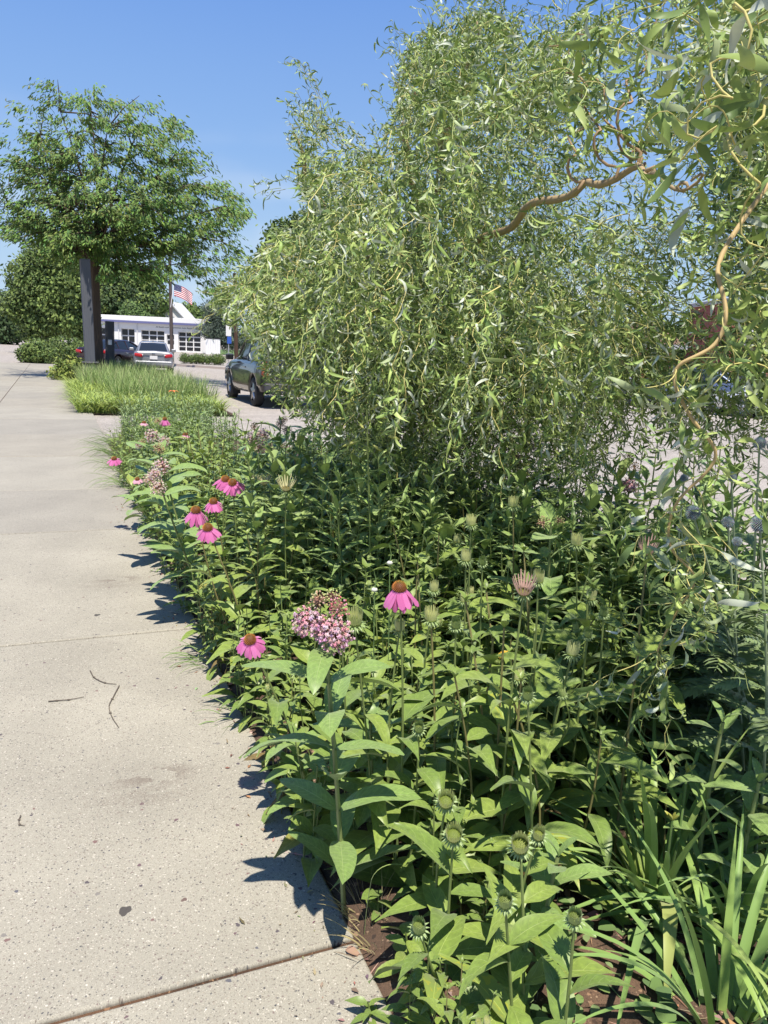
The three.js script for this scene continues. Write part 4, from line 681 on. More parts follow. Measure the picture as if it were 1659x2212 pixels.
// ---------------------------------------------------------------- the flower bed
reseed(900);
const unitLeaf = (n, f) => Array.from({ length: n }, (_, i) => { const mb = new MB(); mb.leaf(V(0, 0, 0), V(0, 0, 1), UP, 1, rr(...f.W), { prof: f.prof, rows: f.rows ?? 9, bend: rr(...f.bend), fold: rr(...f.fold), wave: rr(...f.wave), freq: rr(8, 13), phase: R() * 6, twist: gauss() * (f.twist ?? 0.5), side: gauss() * (f.side ?? 0.35) }); return mb.geo(); });
const coneLeaves = unitLeaf(10, { W: [0.27, 0.38], prof: cone, bend: [0.5, 1.7], fold: [0.2, 0.5], wave: [0.015, 0.05] });
const coneLeavesLow = unitLeaf(5, { W: [0.29, 0.40], prof: cone, bend: [0.5, 1.6], fold: [0.25, 0.45], wave: [0.01, 0.02], rows: 4 });
const milkLeaves = unitLeaf(8, { W: [0.30, 0.40], prof: broad, bend: [0.2, 1.2], fold: [0.15, 0.4], wave: [0.02, 0.06], twist: 0.35 });
const thinLeaves = unitLeaf(4, { W: [0.12, 0.17], prof: lance, bend: [0.3, 1.3], fold: [0.2, 0.4], wave: [0.01, 0.02], rows: 5 });
const ovalLeaves = unitLeaf(5, { W: [0.38, 0.5], prof: broad, bend: [0.2, 0.9], fold: [0.2, 0.4], wave: [0.01, 0.03], rows: 7 });
function place(m, p, yaw, pitch, roll, s) { m.position.copy(p); m.rotation.order = 'YXZ'; m.rotation.set(-pitch, yaw, roll); m.scale.setScalar(s); return m; }
// opened and budding heads, modelled round the origin with the face up
M.petals = [[0.66, 0.15, 0.42], [0.72, 0.20, 0.48], [0.60, 0.13, 0.37]].map((c) => foliage(c, { clearcoat: 0.05, transmission: 0.4 }));
function flowerHead(open, droop, pal) {
  const g = new THREE.Group(); g.name = 'flower_head';
  const r = 0.0175, cm = new MB(true), N = 150;
  cm.c && null;
  const dome = new THREE.SphereGeometry(r, 16, 10, 0, Math.PI * 2, 0, Math.PI * 0.62).scale(1, 0.95, 1).translate(0, 0.003, 0);
  for (let i = 0; i < N; i++) {
    const y = 1 - (i / N) * 1.15, a = i * 2.39996, q = Math.sqrt(Math.max(0, 1 - y * y)), d = V(Math.cos(a) * q, y, Math.sin(a) * q), p = d.clone().multiplyScalar(r * 0.95).add(V(0, 0.003, 0)), f = i / N;
    const c = [0.42 - 0.14 * f, 0.10 + 0.09 * (1 - f) * (1 - f), 0.018]; const e = p.clone().addScaledVector(d, 0.0048);
    cm.tube([p, e], [0.0011, 0.0003], 3, f < 0.12 ? [0.28, 0.22, 0.03] : c);
  }
  mesh('cone', dome, std([0.13, 0.045, 0.012], 0.7), g); mesh('cone_spikes', cm.geo(), M.vmat, g).userData.kind = 'stuff';
  const n = 18;
  for (let i = 0; i < n; i++) { const a = i / n * Math.PI * 2 + gauss() * 0.06, mb = new MB(), dir = V(Math.cos(a), -Math.tan(droop + gauss() * 0.14), Math.sin(a)).normalize(); mb.leaf(V(Math.cos(a) * 0.010, 0.002, Math.sin(a) * 0.010), dir, UP, open * rr(0.9, 1.1), open * rr(0.26, 0.33), { prof: petalP, rows: 7, bend: rr(0.15, 0.7), fold: rr(-0.15, 0.25), wave: rr(0.01, 0.07), side: gauss() * 0.3, twist: gauss() * 0.5 }); mesh('petal', mb.geo(), pal === M.petal ? pick(M.petals) : pal, g); }
  const br = new MB(); for (let i = 0; i < 18; i++) { const a = i * 2.4, y = -0.002 - (i % 3) * 0.002; br.leaf(V(Math.cos(a) * 0.006, y, Math.sin(a) * 0.006), V(Math.cos(a), -0.35, Math.sin(a)), UP, 0.012, 0.0035, { rows: 3, bend: 0.7 }); }
  mesh('bracts', br.geo(), M.lily, g); return g;
}
function budHead(size, tipC, faceC, spread) {
  const g = new THREE.Group(); g.name = 'flower_bud'; const r = 0.0112 * size;
  const face = new MB(true), disc = new THREE.SphereGeometry(r, 14, 8, 0, Math.PI * 2, 0, Math.PI * 0.55).scale(1, 0.55, 1); mesh('disc', disc, std(faceC, 0.7), g);
  for (let i = 0; i < 90; i++) { const q = Math.sqrt(i / 90), a = i * 2.39996, p = V(Math.cos(a) * q * r * 0.94, r * 0.55 * Math.sqrt(1 - q * q * 0.9), Math.sin(a) * q * r * 0.94); face.tube([p, p.clone().add(V(Math.cos(a) * q * 0.001, 0.0022 * size, Math.sin(a) * q * 0.001))], [0.0007, 0.0003], 3, faceC.map((v) => v * (0.8 + 1.1 * q))); }
  mesh('disc_florets', face.geo(), M.vmat, g).userData.kind = 'stuff';
  const ray = new MB(); for (let i = 0; i < 20; i++) { const a = i / 20 * 6.283 + gauss() * 0.05; ray.leaf(V(Math.cos(a) * r * 0.96, 0.001, Math.sin(a) * r * 0.96), V(Math.cos(a) * spread, 1, Math.sin(a) * spread), V(-Math.cos(a), spread, -Math.sin(a)), (0.020 + R() * 0.006) * size * (1 + (spread > 0.45 ? 0.5 : 0)), 0.0046 * size, { rows: 3, fold: 0.5, bend: -0.3, prof: (u) => 1 - 0.55 * u }); }
  mesh('young_petals', ray.geo(), foliage(tipC, { clearcoat: 0.05 }), g);
  const br = new MB(); for (let i = 0; i < 40; i++) { const a = i * 2.4, k = i / 40; br.leaf(V(Math.cos(a) * r * (0.95 - 0.5 * k), -0.004 * size * k * 2, Math.sin(a) * r * (0.95 - 0.5 * k)), V(Math.cos(a), 0.25 - 0.9 * k, Math.sin(a)), UP, 0.0115 * size, 0.0034 * size, { rows: 3, bend: 0.9, fold: 0.3 }); }
  mesh('bracts', br.geo(), M.budGreen, g); mesh('receptacle', new THREE.SphereGeometry(r * 0.9, 12, 8).scale(1, 0.55, 1).translate(0, -0.003 * size, 0), M.budGreen, g);
  return g;
}
M.budGreen = foliage([0.26, 0.36, 0.13]);
M.worn = foliage([0.46, 0.56, 0.13], { map: wornTex });
M.old = [foliage([0.52, 0.46, 0.12], { map: coneLeafTex }), foliage([0.34, 0.22, 0.10], { map: coneLeafTex, clearcoat: 0.05 })];
const HEADS = [flowerHead(0.060, 0.78, M.petal), flowerHead(0.052, 0.45, M.petal), flowerHead(0.050, 0.62, M.petal), flowerHead(0.038, 0.4, M.petalPale)];
const BUDS = [budHead(1.45, [0.60, 0.62, 0.24], [0.14, 0.19, 0.03], 0.2), budHead(1.3, [0.58, 0.60, 0.24], [0.16, 0.2, 0.035], 0.12), budHead(0.78, [0.34, 0.43, 0.14], [0.15, 0.2, 0.05], 0.1), budHead(1.55, [0.58, 0.38, 0.30], [0.16, 0.16, 0.025], 0.55), budHead(1.5, [0.58, 0.55, 0.30], [0.17, 0.12, 0.02], 0.7)];
const tiny = { bud: null };
{ const gs = []; BUDS[2].traverse((m) => { if (m.isMesh) { const g = m.geometry.clone().toNonIndexed(); g.deleteAttribute('color'); gs.push(g); } }); tiny.bud = mergeGeometries(gs.map((g) => { const k = new THREE.BufferGeometry(); k.setAttribute('position', g.attributes.position); k.setAttribute('normal', g.attributes.normal); k.setAttribute('uv', g.attributes.uv); return k; })); }

function stemCurve(p0, p1, sway, n = 10) { const b = V(gauss() * sway, 0, gauss() * sway), out = []; for (let i = 0; i <= n; i++) { const u = i / n; out.push(p0.clone().lerp(p1, u).addScaledVector(b, Math.sin(u * Math.PI))); } return out; }
const onCurve = (pts, u) => { const f = Math.min(0.9999, u) * (pts.length - 1), i = Math.floor(f); return pts[i].clone().lerp(pts[i + 1], f - i); };
// one coneflower stem with its leaves, added to the plant t ; head: a group placed at the top
function coneStem(t, p0, p1, o = {}) {
  const pts = stemCurve(p0, p1, o.sway ?? 0.045), h = p1.y - p0.y, n = o.leaves ?? 9, mat = o.mat ?? pick(M.cone), own = mat;
  const st = new MB().tube(pts, pts.map((_, i) => (o.r ?? 0.0042) * (1 - 0.4 * i / pts.length)), 6).geo(); mesh('stem', st, R() < 0.2 ? M.redstem : M.stem, t);
  let phi = R() * 6.28;
  for (let i = 0; i < n; i++) {
    const u = (o.from ?? 0.1) + ((o.to ?? 0.93) - (o.from ?? 0.1)) * (i + R() * 0.6) / n, L = (o.leaf ?? 0.185) * (1.08 - 0.5 * u) * rr(0.75, 1.2); phi += 2.4 + gauss() * 0.5;
    if (h * u < 0.02) continue;
    place(mesh('leaf', pick(o.low ? coneLeavesLow : coneLeaves), !o.low && u < 0.4 && R() < 0.09 ? pick(M.old) : !o.low && R() < 0.1 ? M.worn : R() < 0.25 ? pick(M.cone) : mat, t), onCurve(pts, u), phi, (u < 0.25 ? rr(-0.4, 0.5) : rr(0.05, 0.85)) + 0.15 * u, gauss() * 0.35, L);
  }
  if (o.head) { const hd = o.head.clone(); t.add(hd); hd.position.copy(p1); const d = pts.at(-1).clone().sub(pts.at(-3)).normalize(); hd.quaternion.setFromUnitVectors(UP, d.lerp(o.face ?? UP, o.face ? 0.75 : 0.5).normalize()); hd.rotateY(R() * 6); hd.scale.setScalar(o.hs ?? 1); }
  else if (o.tuft !== false) for (let i = 0; i < 4; i++) place(mesh('leaf', pick(coneLeaves), mat, t), p1, phi += 1.7, rr(0.7, 1.2), 0, rr(0.03, 0.06));
  return pts;
}
function clump(stems, hgt, opt = {}) {
  const t = new THREE.Group(); t.name = 'coneflower_plant';
  for (let i = 0; i < stems; i++) {
    const a = i / stems * 6.28 + gauss() * 0.4, r = rr(0.02, 0.07), h = hgt * rr(0.7, 1.08), lean = rr(0.03, 0.12) * (h / 0.6);
    const p0 = V(Math.cos(a) * r, -0.02, Math.sin(a) * r), p1 = V(Math.cos(a) * (r + lean), h, Math.sin(a) * (r + lean)), bud = R() < (opt.bud ?? 0.3) ? BUDS[R() < 0.6 ? 2 : 1] : null;
    coneStem(t, p0, p1, { leaves: opt.leaves ?? 11, head: bud, low: opt.low, leaf: opt.leaf });
    if (R() < 0.7 && !opt.low) { const q = p0.clone().lerp(p1, 0.6), e = q.clone().add(V(gauss() * 0.09, h * 0.28, gauss() * 0.09)); coneStem(t, q, e, { leaves: 3, leaf: 0.085, r: 0.0026, head: R() < 0.35 ? BUDS[2] : null, from: 0.3 }); }
  }
  return t;
}
function mergedClump(src, name = 'coneflower_plant') {   // the same clump with its leaves joined, for plants far down the bed
  const by = new Map(); src.updateMatrixWorld(true);
  const inv = src.matrixWorld.clone().invert();
  src.traverse((m) => { if (!m.isMesh || m.name === 'disc_florets' || (m.name === 'bracts' && R() < 0.5)) return; const key = m.name === 'leaf' ? 'foliage' : m.name === 'stem' ? 'stems' : 'flower_buds'; const mk = key === 'flower_buds' ? M.budGreen : m.material; if (!by.has(key)) by.set(key, [mk, []]); const g = m.geometry.clone(); g.deleteAttribute('color'); g.applyMatrix4(inv.clone().multiply(m.matrixWorld)); by.get(key)[1].push(g.index ? g.toNonIndexed() : g); });
  const t = new THREE.Group(); t.name = name;
  for (const [k, [mat, gs]] of by) { const m = mesh(k, mergeGeometries(gs), mat, t); m.userData.kind = 'stuff'; }
  return t;
}
const taken = [];   // (position, radius) of the plants placed one by one
const soilY = (p) => 0.02;

// --- single coneflowers picked out by their heads: [px, py, height, head, label, tilt towards the viewer]
const PINK = 'pink coneflower with orange cone and drooping petals';
const singles = [
  [863, 1272, 0.93, HEADS[0], 'tall pink coneflower with domed orange cone, largest bloom in the bed', 0.25, 1.0],
  [540, 1384, 0.66, HEADS[2], 'pink coneflower leaning out low over the sidewalk edge', 0.5, 1.0],
  [449, 1142, 0.76, HEADS[2], 'pink coneflower with broad orange cone, lowest of the group of three', 0.4, 1.15],
  [423, 1104, 0.80, HEADS[0], 'pink coneflower with drooping petals, left of the group of three', 0.3, 1.15],
  [461, 1085, 0.82, HEADS[2], 'pink coneflower half hidden behind leaves, topmost of the group of three', 0.3, 1.0],
  [487, 1037, 0.86, HEADS[1], 'left one of two pink coneflowers touching each other', 0.35, 1.15],
  [502, 1044, 0.85, HEADS[1], 'right one of two pink coneflowers touching each other', 0.5, 1.15],
  [247, 992, 0.62, HEADS[1], 'pink coneflower at the far left edge of the bed beside the sidewalk', 0.3, 1.1],
  [297, 1036, 0.55, HEADS[3], 'small pale pink coneflower low among the far milkweed leaves', 0.3, 0.9],
  [356, 906, 0.80, HEADS[0], 'pink coneflower with drooping petals farthest down the bed', 0.3, 1.1],
  [311, 914, 0.72, HEADS[3], 'pale pink coneflower seen from the side far down the bed', 0.1, 1.0],
  [400, 940, 0.70, HEADS[3], 'faded pink coneflower with ragged petals beside the far milkweeds', 0.1, 1.1],
  [1108, 1093, 0.98, BUDS[0], 'pale green coneflower bud on a tall stem before the dark broad leaves', 0.1, 1.05],
  [1017, 1133, 0.95, BUDS[0], 'pale green coneflower bud, upper left of the row on tall stems', 0.1, 1.0],
  [1006, 1209, 0.88, BUDS[1], 'yellow green coneflower bud directly below a taller bud', 0.1, 1.1],
  [1245, 1176, 0.93, BUDS[0], 'pale green coneflower bud on a straight stem, right of the reddish bud', 0.1, 1.05],
  [1398, 1194, 0.98, BUDS[3], 'reddish opening coneflower with short upright petals near the hanging branch', 0.35, 0.9],
  [1131, 1280, 0.96, BUDS[3], 'reddish opening coneflower with a green eye at the centre of the bed', 0.4, 0.88],
  [1163, 1254, 0.88, BUDS[1], 'yellow green coneflower bud just right of the reddish opening one', 0.3, 1.1],
  [618, 1057, 0.88, BUDS[4], 'coneflower with short cream petals round a dark centre on a hairy stem', 0.3, 1.2],
  [571, 1046, 0.80, BUDS[4], 'half open cream coneflower left of the dark centred one', 0.2, 1.0],
  [766, 1345, 0.84, BUDS[0], 'coneflower bud with pale spikes right beside the big milkweed bloom', 0.3, 1.15],
  [931, 1338, 0.82, BUDS[0], 'upright coneflower bud right of the tall pink bloom', 0.15, 1.0],
  [863, 1360, 0.80, BUDS[1], 'coneflower bud just under the tall pink bloom', 0.15, 0.95],
  [937, 1274, 0.80, BUDS[1], 'small coneflower bud behind the tall pink bloom', 0.15, 0.95],
  [985, 1352, 0.80, BUDS[2], 'green spiky coneflower bud with no petals yet, right of the upright bud', 0.5, 1.5],
  [963, 1733, 0.50, BUDS[0], 'round coneflower bud facing up, upper of two close together', 0.75, 1.05],
  [980, 1806, 0.47, BUDS[0], 'round coneflower bud facing up, lower of two close together', 0.75, 1.05],
  [1124, 1828, 0.52, BUDS[1], 'coneflower bud with a dark green face turned to the viewer', 0.9, 1.25],
  [1163, 1806, 0.50, BUDS[1], 'small coneflower bud behind the dark green faced bud', 0.6, 0.9],
  [1091, 1950, 0.50, BUDS[2], 'pale spiky coneflower bud low in the foreground', 0.7, 1.6],
  [905, 2006, 0.36, BUDS[2], 'spiky green coneflower bud nearest the sidewalk in the foreground', 0.6, 1.6],
  [1241, 1985, 0.50, BUDS[2], 'pale spiky coneflower bud beside the strappy lily clump', 0.7, 1.5],
  [1381, 1393, 0.80, BUDS[2], 'spiky green coneflower bud at the right end of the row', 0.6, 1.5],
  [1304, 1326, 0.78, BUDS[2], 'spiky green coneflower bud below the tall straight stemmed one', 0.5, 1.4],
  [1140, 1504, 0.72, BUDS[2], 'spiky green coneflower bud framed by broad leaves at the centre', 0.6, 1.5],
  [905, 1575, 0.58, BUDS[2], 'spiky green coneflower bud low in the middle of the bed', 0.6, 1.4],
  [1270, 1372, 0.76, BUDS[2], 'spiky green coneflower bud just left of the bare shaded soil', 0.5, 1.3],
  [1042, 1216, 0.84, BUDS[2], 'small spiky coneflower bud beside the stem of a taller bud', 0.5, 1.4],
  [737, 1380, 0.70, BUDS[2], 'spiky green coneflower bud tucked beside the big milkweed stem', 0.5, 1.4],
];
for (const [px, py, h, head, label, tilt, hs] of singles) {
  const p = atH(px, py, h), isPink = HEADS.includes(head), to = V(0, EYE, 0).sub(p).normalize(), face = UP.clone().lerp(to, tilt).normalize();
  const base = V(p.x + gauss() * 0.05 + 0.02, 0.0, p.z + gauss() * 0.04); const [s0, a0] = saOf(base); if (a0 < 0.76) base.copy(sa(s0, 0.78 + R() * 0.05));
  const t = thing('coneflower', label, 'flower', base, 0, isPink ? 'coneflowers in bloom' : 'coneflowers in bud');
  coneStem(t, V(0, 0, 0), p.clone().sub(base), { leaves: h > 0.75 ? 8 : 7, from: 0.12, to: h > 0.7 ? 0.72 : 0.85, head, face, hs, r: 0.0045, sway: 0.035, leaf: 0.22 });
  taken.push([base, 0.1]);
}

// --- milkweeds
function umbel(r, colA, colB, nF, open, seedN) {   // a ball of small starry flowers on threads (open) or of round buds
  const mb = new MB(true);
  for (let i = 0; i < nF; i++) {
    const y = 1 - (i + 0.5) / nF * 1.75, a = i * 2.39996 + gauss() * 0.2, q = Math.sqrt(Math.max(0, 1 - y * y)), d = V(Math.cos(a) * q, y, Math.sin(a) * q).add(V(gauss() * 0.1, gauss() * 0.1, gauss() * 0.1)).normalize(), p = d.clone().multiplyScalar(r * rr(0.66, 1.05)), c = (R() < 0.5 ? colA : colB).map((v) => v * rr(0.8, 1.2));
    mb.tube([V(0, 0, 0), p], [0.0006, 0.0005], 3, [0.30, 0.16, 0.12]);
    const u = d.clone().cross(Math.abs(d.y) < 0.9 ? UP : V(1, 0, 0)).normalize(), v = d.clone().cross(u), s = open ? r * rr(0.14, 0.19) : r * rr(0.13, 0.17);
    if (open) {
      for (let k = 0; k < 5; k++) { const b = k / 5 * 6.283, e = u.clone().multiplyScalar(Math.cos(b)).addScaledVector(v, Math.sin(b)); mb.leaf(p, e.clone().addScaledVector(d, -0.25), d, s, s * 0.55, { rows: 2, flat: true, bend: 0.8, c: c.map((x) => x * 0.85), prof: (w) => w < 1 ? 0.9 : 0.2 }); mb.tube([p.clone().addScaledVector(e, s * 0.12), p.clone().addScaledVector(e, s * 0.32).addScaledVector(d, s * 0.55)], [s * 0.16, s * 0.09], 3, c.map((x) => Math.min(0.8, x * 1.25))); }
    } else { const k = new THREE.IcosahedronGeometry(s * 0.62, 1), P = k.attributes.position, st = []; for (let j = 0; j < P.count; j++) st.push(mb.vert(V(P.getX(j), P.getY(j) * 1.15, P.getZ(j)).add(p), 0, 0, c)); for (let j = 0; j < st.length; j += 3) mb.tri(st[j], st[j + 1], st[j + 2]); }
  }
  return mb.geo();
}
const UM = { pink: umbel(0.036, [0.62, 0.42, 0.46], [0.54, 0.29, 0.35], 120, true), pale: umbel(0.034, [0.68, 0.55, 0.52], [0.60, 0.44, 0.42], 80, true), cream: umbel(0.033, [0.66, 0.58, 0.46], [0.6, 0.45, 0.38], 76, true), rose: umbel(0.026, [0.46, 0.13, 0.15], [0.55, 0.26, 0.28], 46, false), bud: umbel(0.023, [0.44, 0.30, 0.17], [0.36, 0.36, 0.14], 44, false), green: umbel(0.022, [0.36, 0.42, 0.13], [0.42, 0.44, 0.18], 40, false) };
const umMat = std(W1, 0.75, { vertexColors: true, side: THREE.DoubleSide });
function milkweed(label, p, base, heads, o = {}) {   // heads: [kind, dx, dy, dz, scale]
  const t = thing('milkweed', label, 'flower', base, 0, 'milkweeds in bloom'), top = p.clone().sub(base), pts = stemCurve(V(0, -0.02, 0), top, 0.03);
  mesh('stem', new MB().tube(pts, pts.map((_, i) => 0.0075 - 0.003 * i / pts.length), 7).geo(), std([0.22, 0.26, 0.10], 0.6), t);
  for (const [k, dx, dy, dz, s] of heads) { const m = mesh(k === 'rose' || k === 'bud' || k === 'green' ? 'bud_cluster' : 'flower_cluster', UM[k], umMat, t); m.position.copy(top).add(V(dx, dy, dz)); m.scale.setScalar(s ?? 1); m.rotation.set(R() * 0.6, R() * 6, R() * 0.6); mesh('flower_stalk', new MB().tube([top.clone().add(V(0, -0.03, 0)), m.position], [0.0022, 0.0016], 4).geo(), M.stem, t); }
  const n = o.pairs ?? 6; let phi = o.phi ?? R() * 6;
  for (let i = 0; i < n; i++) { const u = 0.2 + 0.74 * i / (n - 1 || 1); for (const s of [0, Math.PI]) place(mesh('leaf', pick(milkLeaves), pick(M.milk), t), onCurve(pts, u), phi + s + gauss() * 0.2, rr(0.25, 0.8), gauss() * 0.25, (o.leaf ?? 0.20) * rr(0.8, 1.12) * (1 - 0.25 * Math.abs(u - 0.55))); phi += Math.PI / 2 + gauss() * 0.2; }
  for (let i = 0; i < 2; i++) place(mesh('leaf', pick(milkLeaves), pick(M.milk), t), top.clone(), phi + i * Math.PI, 1.2, 0, 0.07);
  taken.push([base, 0.16]); return t;
}
const mAt = (px, py, h) => atH(px, py, h), under = (p, ds = 0.03, da = 0.03) => { const [s, a] = saOf(p); return sa(s + ds, Math.max(0.78, a + da), 0); };
{ const p = mAt(700, 1360, 0.90); milkweed('milkweed with a cluster of large pink and rose flower balls in front', p, gnd(745, 1985).setY(0), [['pink', -0.036, 0.02, 0.02, 1.1], ['pink', 0.03, 0.0, 0.035, 1.15], ['pink', 0.0, -0.005, -0.01, 0.95], ['rose', 0.032, 0.052, 0.0, 1.05], ['bud', -0.014, 0.066, -0.01, 1.1], ['green', 0.016, 0.076, -0.02, 0.95]], { pairs: 8, leaf: 0.225, phi: 1.4 }); }
const farMilk = [
  ['milkweed with pale pink flower balls, tallest of the far left group', 338, 942, 0.92, [['pale', -0.02, 0, 0.03, 1.5], ['pale', 0.06, -0.03, 0.03, 1.2], ['green', 0.01, 0.1, 0, 1.3]], 9, 0.25],
  ['milkweed with a white pink flower ball and brown buds, middle of the far left group', 352, 1008, 0.84, [['pale', 0.0, 0, 0.03, 1.5], ['bud', -0.02, 0.1, 0, 1.5], ['cream', -0.06, -0.07, 0.05, 1.2]], 8, 0.25],
  ['milkweed with a cream flower ball, lowest and nearest of the far left group', 347, 1052, 0.80, [['cream', 0, 0, 0.04, 1.3], ['pale', -0.03, 0.06, 0, 1.1]], 9, 0.24],
  ['milkweed with faded flower balls at the sidewalk side of the far left group', 300, 962, 0.74, [['pale', 0, 0, 0, 1.0], ['bud', 0.03, 0.03, 0, 1.0]], 7, 0.22],
  ['milkweed with several pale flower balls standing out against the parking lot', 556, 946, 0.96, [['pale', -0.03, 0.0, 0, 1.3], ['pale', 0.04, 0.02, 0.02, 1.4], ['cream', 0.02, -0.06, 0.03, 1.2], ['bud', -0.02, 0.07, 0, 1.3]], 9, 0.25],
  ['milkweed with cream flower balls close beside the dark vehicle wheel', 606, 915, 0.98, [['cream', 0, 0, 0, 1.2], ['bud', 0.03, 0.03, 0, 1.2], ['pale', 0.05, -0.05, 0, 1.1]], 8, 0.24],
  ['milkweed with a single small faded ball behind the cream coneflowers', 541, 1030, 0.78, [['cream', 0, 0, 0, 0.9]], 6, 0.2],
  ['milkweed with a dull pink ball in the willow shade, topmost at right', 1138, 945, 1.02, [['rose', 0, 0, 0, 1.5], ['pink', 0.03, -0.06, 0, 1.0]], 7, 0.24],
  ['milkweed with a shaded pink ball low under the willow, before broad leaves', 1112, 992, 0.98, [['pink', 0, 0, 0, 1.1]], 8, 0.26],
  ['milkweed with a green and a pink ball by the hanging branch', 1362, 1040, 1.0, [['pink', -0.01, -0.02, 0.02, 1.1], ['bud', 0.01, 0.07, 0, 1.1], ['green', -0.02, 0.12, 0, 1.0]], 8, 0.24],
  ['milkweed with brownish round buds deep in the shade at centre right', 1190, 1130, 0.92, [['bud', -0.03, 0, 0, 1.2], ['green', 0.03, 0.01, 0, 1.1]], 9, 0.27],
  ['milkweed with tiny pink balls standing by the lot behind the hanging branch', 1222, 918, 1.0, [['pink', 0, 0, 0, 0.9]], 7, 0.23],
];
for (const [label, px, py, h, heads, pairs, leaf] of farMilk) { const p = mAt(px, py, h); milkweed(label, p, under(p), heads, { pairs, leaf }); }
// broad leaved young milkweeds without flowers
for (const [label, px, py, h, leaf] of [
  ['young milkweed with broad dark leaves in the willow shade, at centre', 1075, 1080, 0.82, 0.26], ['young milkweed with broad leaves behind the tall coneflower buds', 1190, 1065, 0.85, 0.26], ['young leafy milkweed before the bare parking lot at right', 1420, 960, 0.95, 0.22],
  ['leafy milkweed without flowers hugging the sidewalk at the far end', 290, 1075, 0.5, 0.24], ['leafy milkweed without flowers at the sidewalk, before the group of three blooms', 385, 1150, 0.48, 0.22], ['leafy milkweed without flowers beside the two touching blooms', 590, 1000, 0.8, 0.22],
  ['broad leaved milkweed low at the sidewalk before the big pink bloom', 640, 1600, 0.36, 0.18], ['broad leaved milkweed right of the big pink bloom stem', 800, 1560, 0.50, 0.18], ['dark leafy milkweed standing against the pale lot, left of the hanging branch', 1400, 905, 1.0, 0.24], ['dark leafy milkweed against the pale lot, right of the hanging branch', 1560, 930, 0.98, 0.24], ['broad leaved milkweed under the hanging branch', 1330, 1010, 0.9, 0.26], ['dark milkweed with wide leaves before the lot, between two thistle balls', 1500, 985, 0.92, 0.25], ['dark leafy milkweed in the shade left of the lot', 1270, 930, 1.02, 0.24], ['leafy milkweed standing at the willow foot', 960, 960, 1.05, 0.22], ['leafy milkweed at the left side of the willow foot', 720, 990, 0.95, 0.22],
  ['bright upright milkweed shoot in the dark lower right', 1562, 1560, 0.62, 0.14], ['bright milkweed shoot at the right edge above the lilies', 1640, 1690, 0.5, 0.15], ['young milkweed with glossy leaves beside the strappy lily clump', 1205, 1850, 0.42, 0.15]]) {
  const p = mAt(px, py, h); const t = milkweed(label, p, under(p), [], { pairs: 7, leaf }); t.userData.group = 'milkweeds without flowers';
}

// --- the mass of leafy coneflowers between them
{
  const near = [], far = [];
  for (let i = 0; i < 9; i++) near.push(clump(3 + (i % 2), 0.70, { leaves: 9, leaf: 0.235 }));
  for (let i = 0; i < 6; i++) far.push(mergedClump(clump(5, 0.74, { leaves: 9, low: true, bud: 0.3 })));
  const pts = [];
  for (let k = 0; k < 12000; k++) {
    const s = k > 1500 && k < 3000 ? rr(0.7, 1.9) : 0.55 + 9.6 * Math.pow(R(), 1.3), a = k < 1500 ? rr(0.64, 0.76) : rr(0.74, 3.0), p = sa(s, a), q = proj(p.clone().setY(0.35)); if (!q || q[0] > 1560 || q[0] < 60) continue;
    const g0 = proj(p); if (q[1] < 1180 && q[0] > 420 && s > 7.2) continue; if (g0 && g0[0] > 1330 && g0[1] > 1380) continue; if (g0 && g0[0] > 1300 && g0[1] > 1950) continue; if (q[0] > 1180 && q[1] > 1640) continue; if (!g0) continue;
    if (g0[0] > 1250 && s > 3.4) continue;
    if (g0[0] > 700 && g0[0] < 905 && g0[1] > 1930) continue;                               // the bare strip by the pavement edge
    const gap = s < 2.3 ? 0.125 : s < 4 ? 0.15 : 0.18; if (pts.some((o) => o.distanceTo(p) < gap) || taken.some(([o, r]) => o.distanceTo(p) < r)) continue;
    pts.push(p);
    const edge = Math.min(1.12, Math.max(0, a - 0.64) / 0.5), h = (0.55 + 0.45 * edge) * rr(0.82, 1.12) * (s < 1.5 ? 0.72 : 1), src = q[2] < 3.6 ? pick(near) : pick(far);
    const side = a < 1.0 ? 'low along the sidewalk edge' : s > 5 ? 'far down the bed' : s > 3 ? 'in the middle of the bed' : 'in the front of the bed';
    const made = dup(tag(src, 'x', 'plant', 'leafy coneflower plants massed in the bed'), p.setY(a < 0.7 ? 0.03 : 0.01), R() * 6.28, `leafy green coneflower plant ${src === near[0] || near.includes(src) ? 'with narrow pointed leaves' : 'of small pointed leaves'} ${side}`, 'leafy coneflower plants massed in the bed', h);
    tellApart(made, a < 0.8 ? 'edge coneflower plant' : 'leafy coneflower plant');
  }
  console.log('coneflower clumps', pts.length);
}

// ---------------------------------------------------------------- lilies, thistles, grasses and the small things
reseed(31337);
function strapClump(name, label, base, n, o) {
  const t = thing(name, label, o.category ?? 'plant', base, 0, o.group);
  for (let i = 0; i < n; i++) {
    const a = o.fan ? o.fan[0] + (o.fan[1] - o.fan[0]) * (i + R()) / n : i / n * 6.283 + gauss() * 0.3, el = rr(0.75, 1.4), mb = new MB(), r = 0.035 * R() + 0.01;
    mb.leaf(V(Math.cos(a) * r, -0.01, Math.sin(a) * r), V(Math.cos(a) * Math.cos(el), Math.sin(el), Math.sin(a) * Math.cos(el)), V(-Math.cos(a) * Math.sin(el), Math.cos(el), -Math.sin(a) * Math.sin(el)), rr(...o.L), rr(...o.W), { prof: blade, rows: 14, grav: rr(...o.grav), fold: rr(0.25, 0.55), twist: gauss() * 0.35, side: gauss() * 0.15 });
    mesh('leaf', mb.geo(), pick(o.mats), t);
  }
  return t;
}
const LILY = [foliage([0.25, 0.38, 0.08], { clearcoat: 0.4 }), foliage([0.20, 0.33, 0.075], { clearcoat: 0.4 }), foliage([0.31, 0.42, 0.105], { clearcoat: 0.4 })];
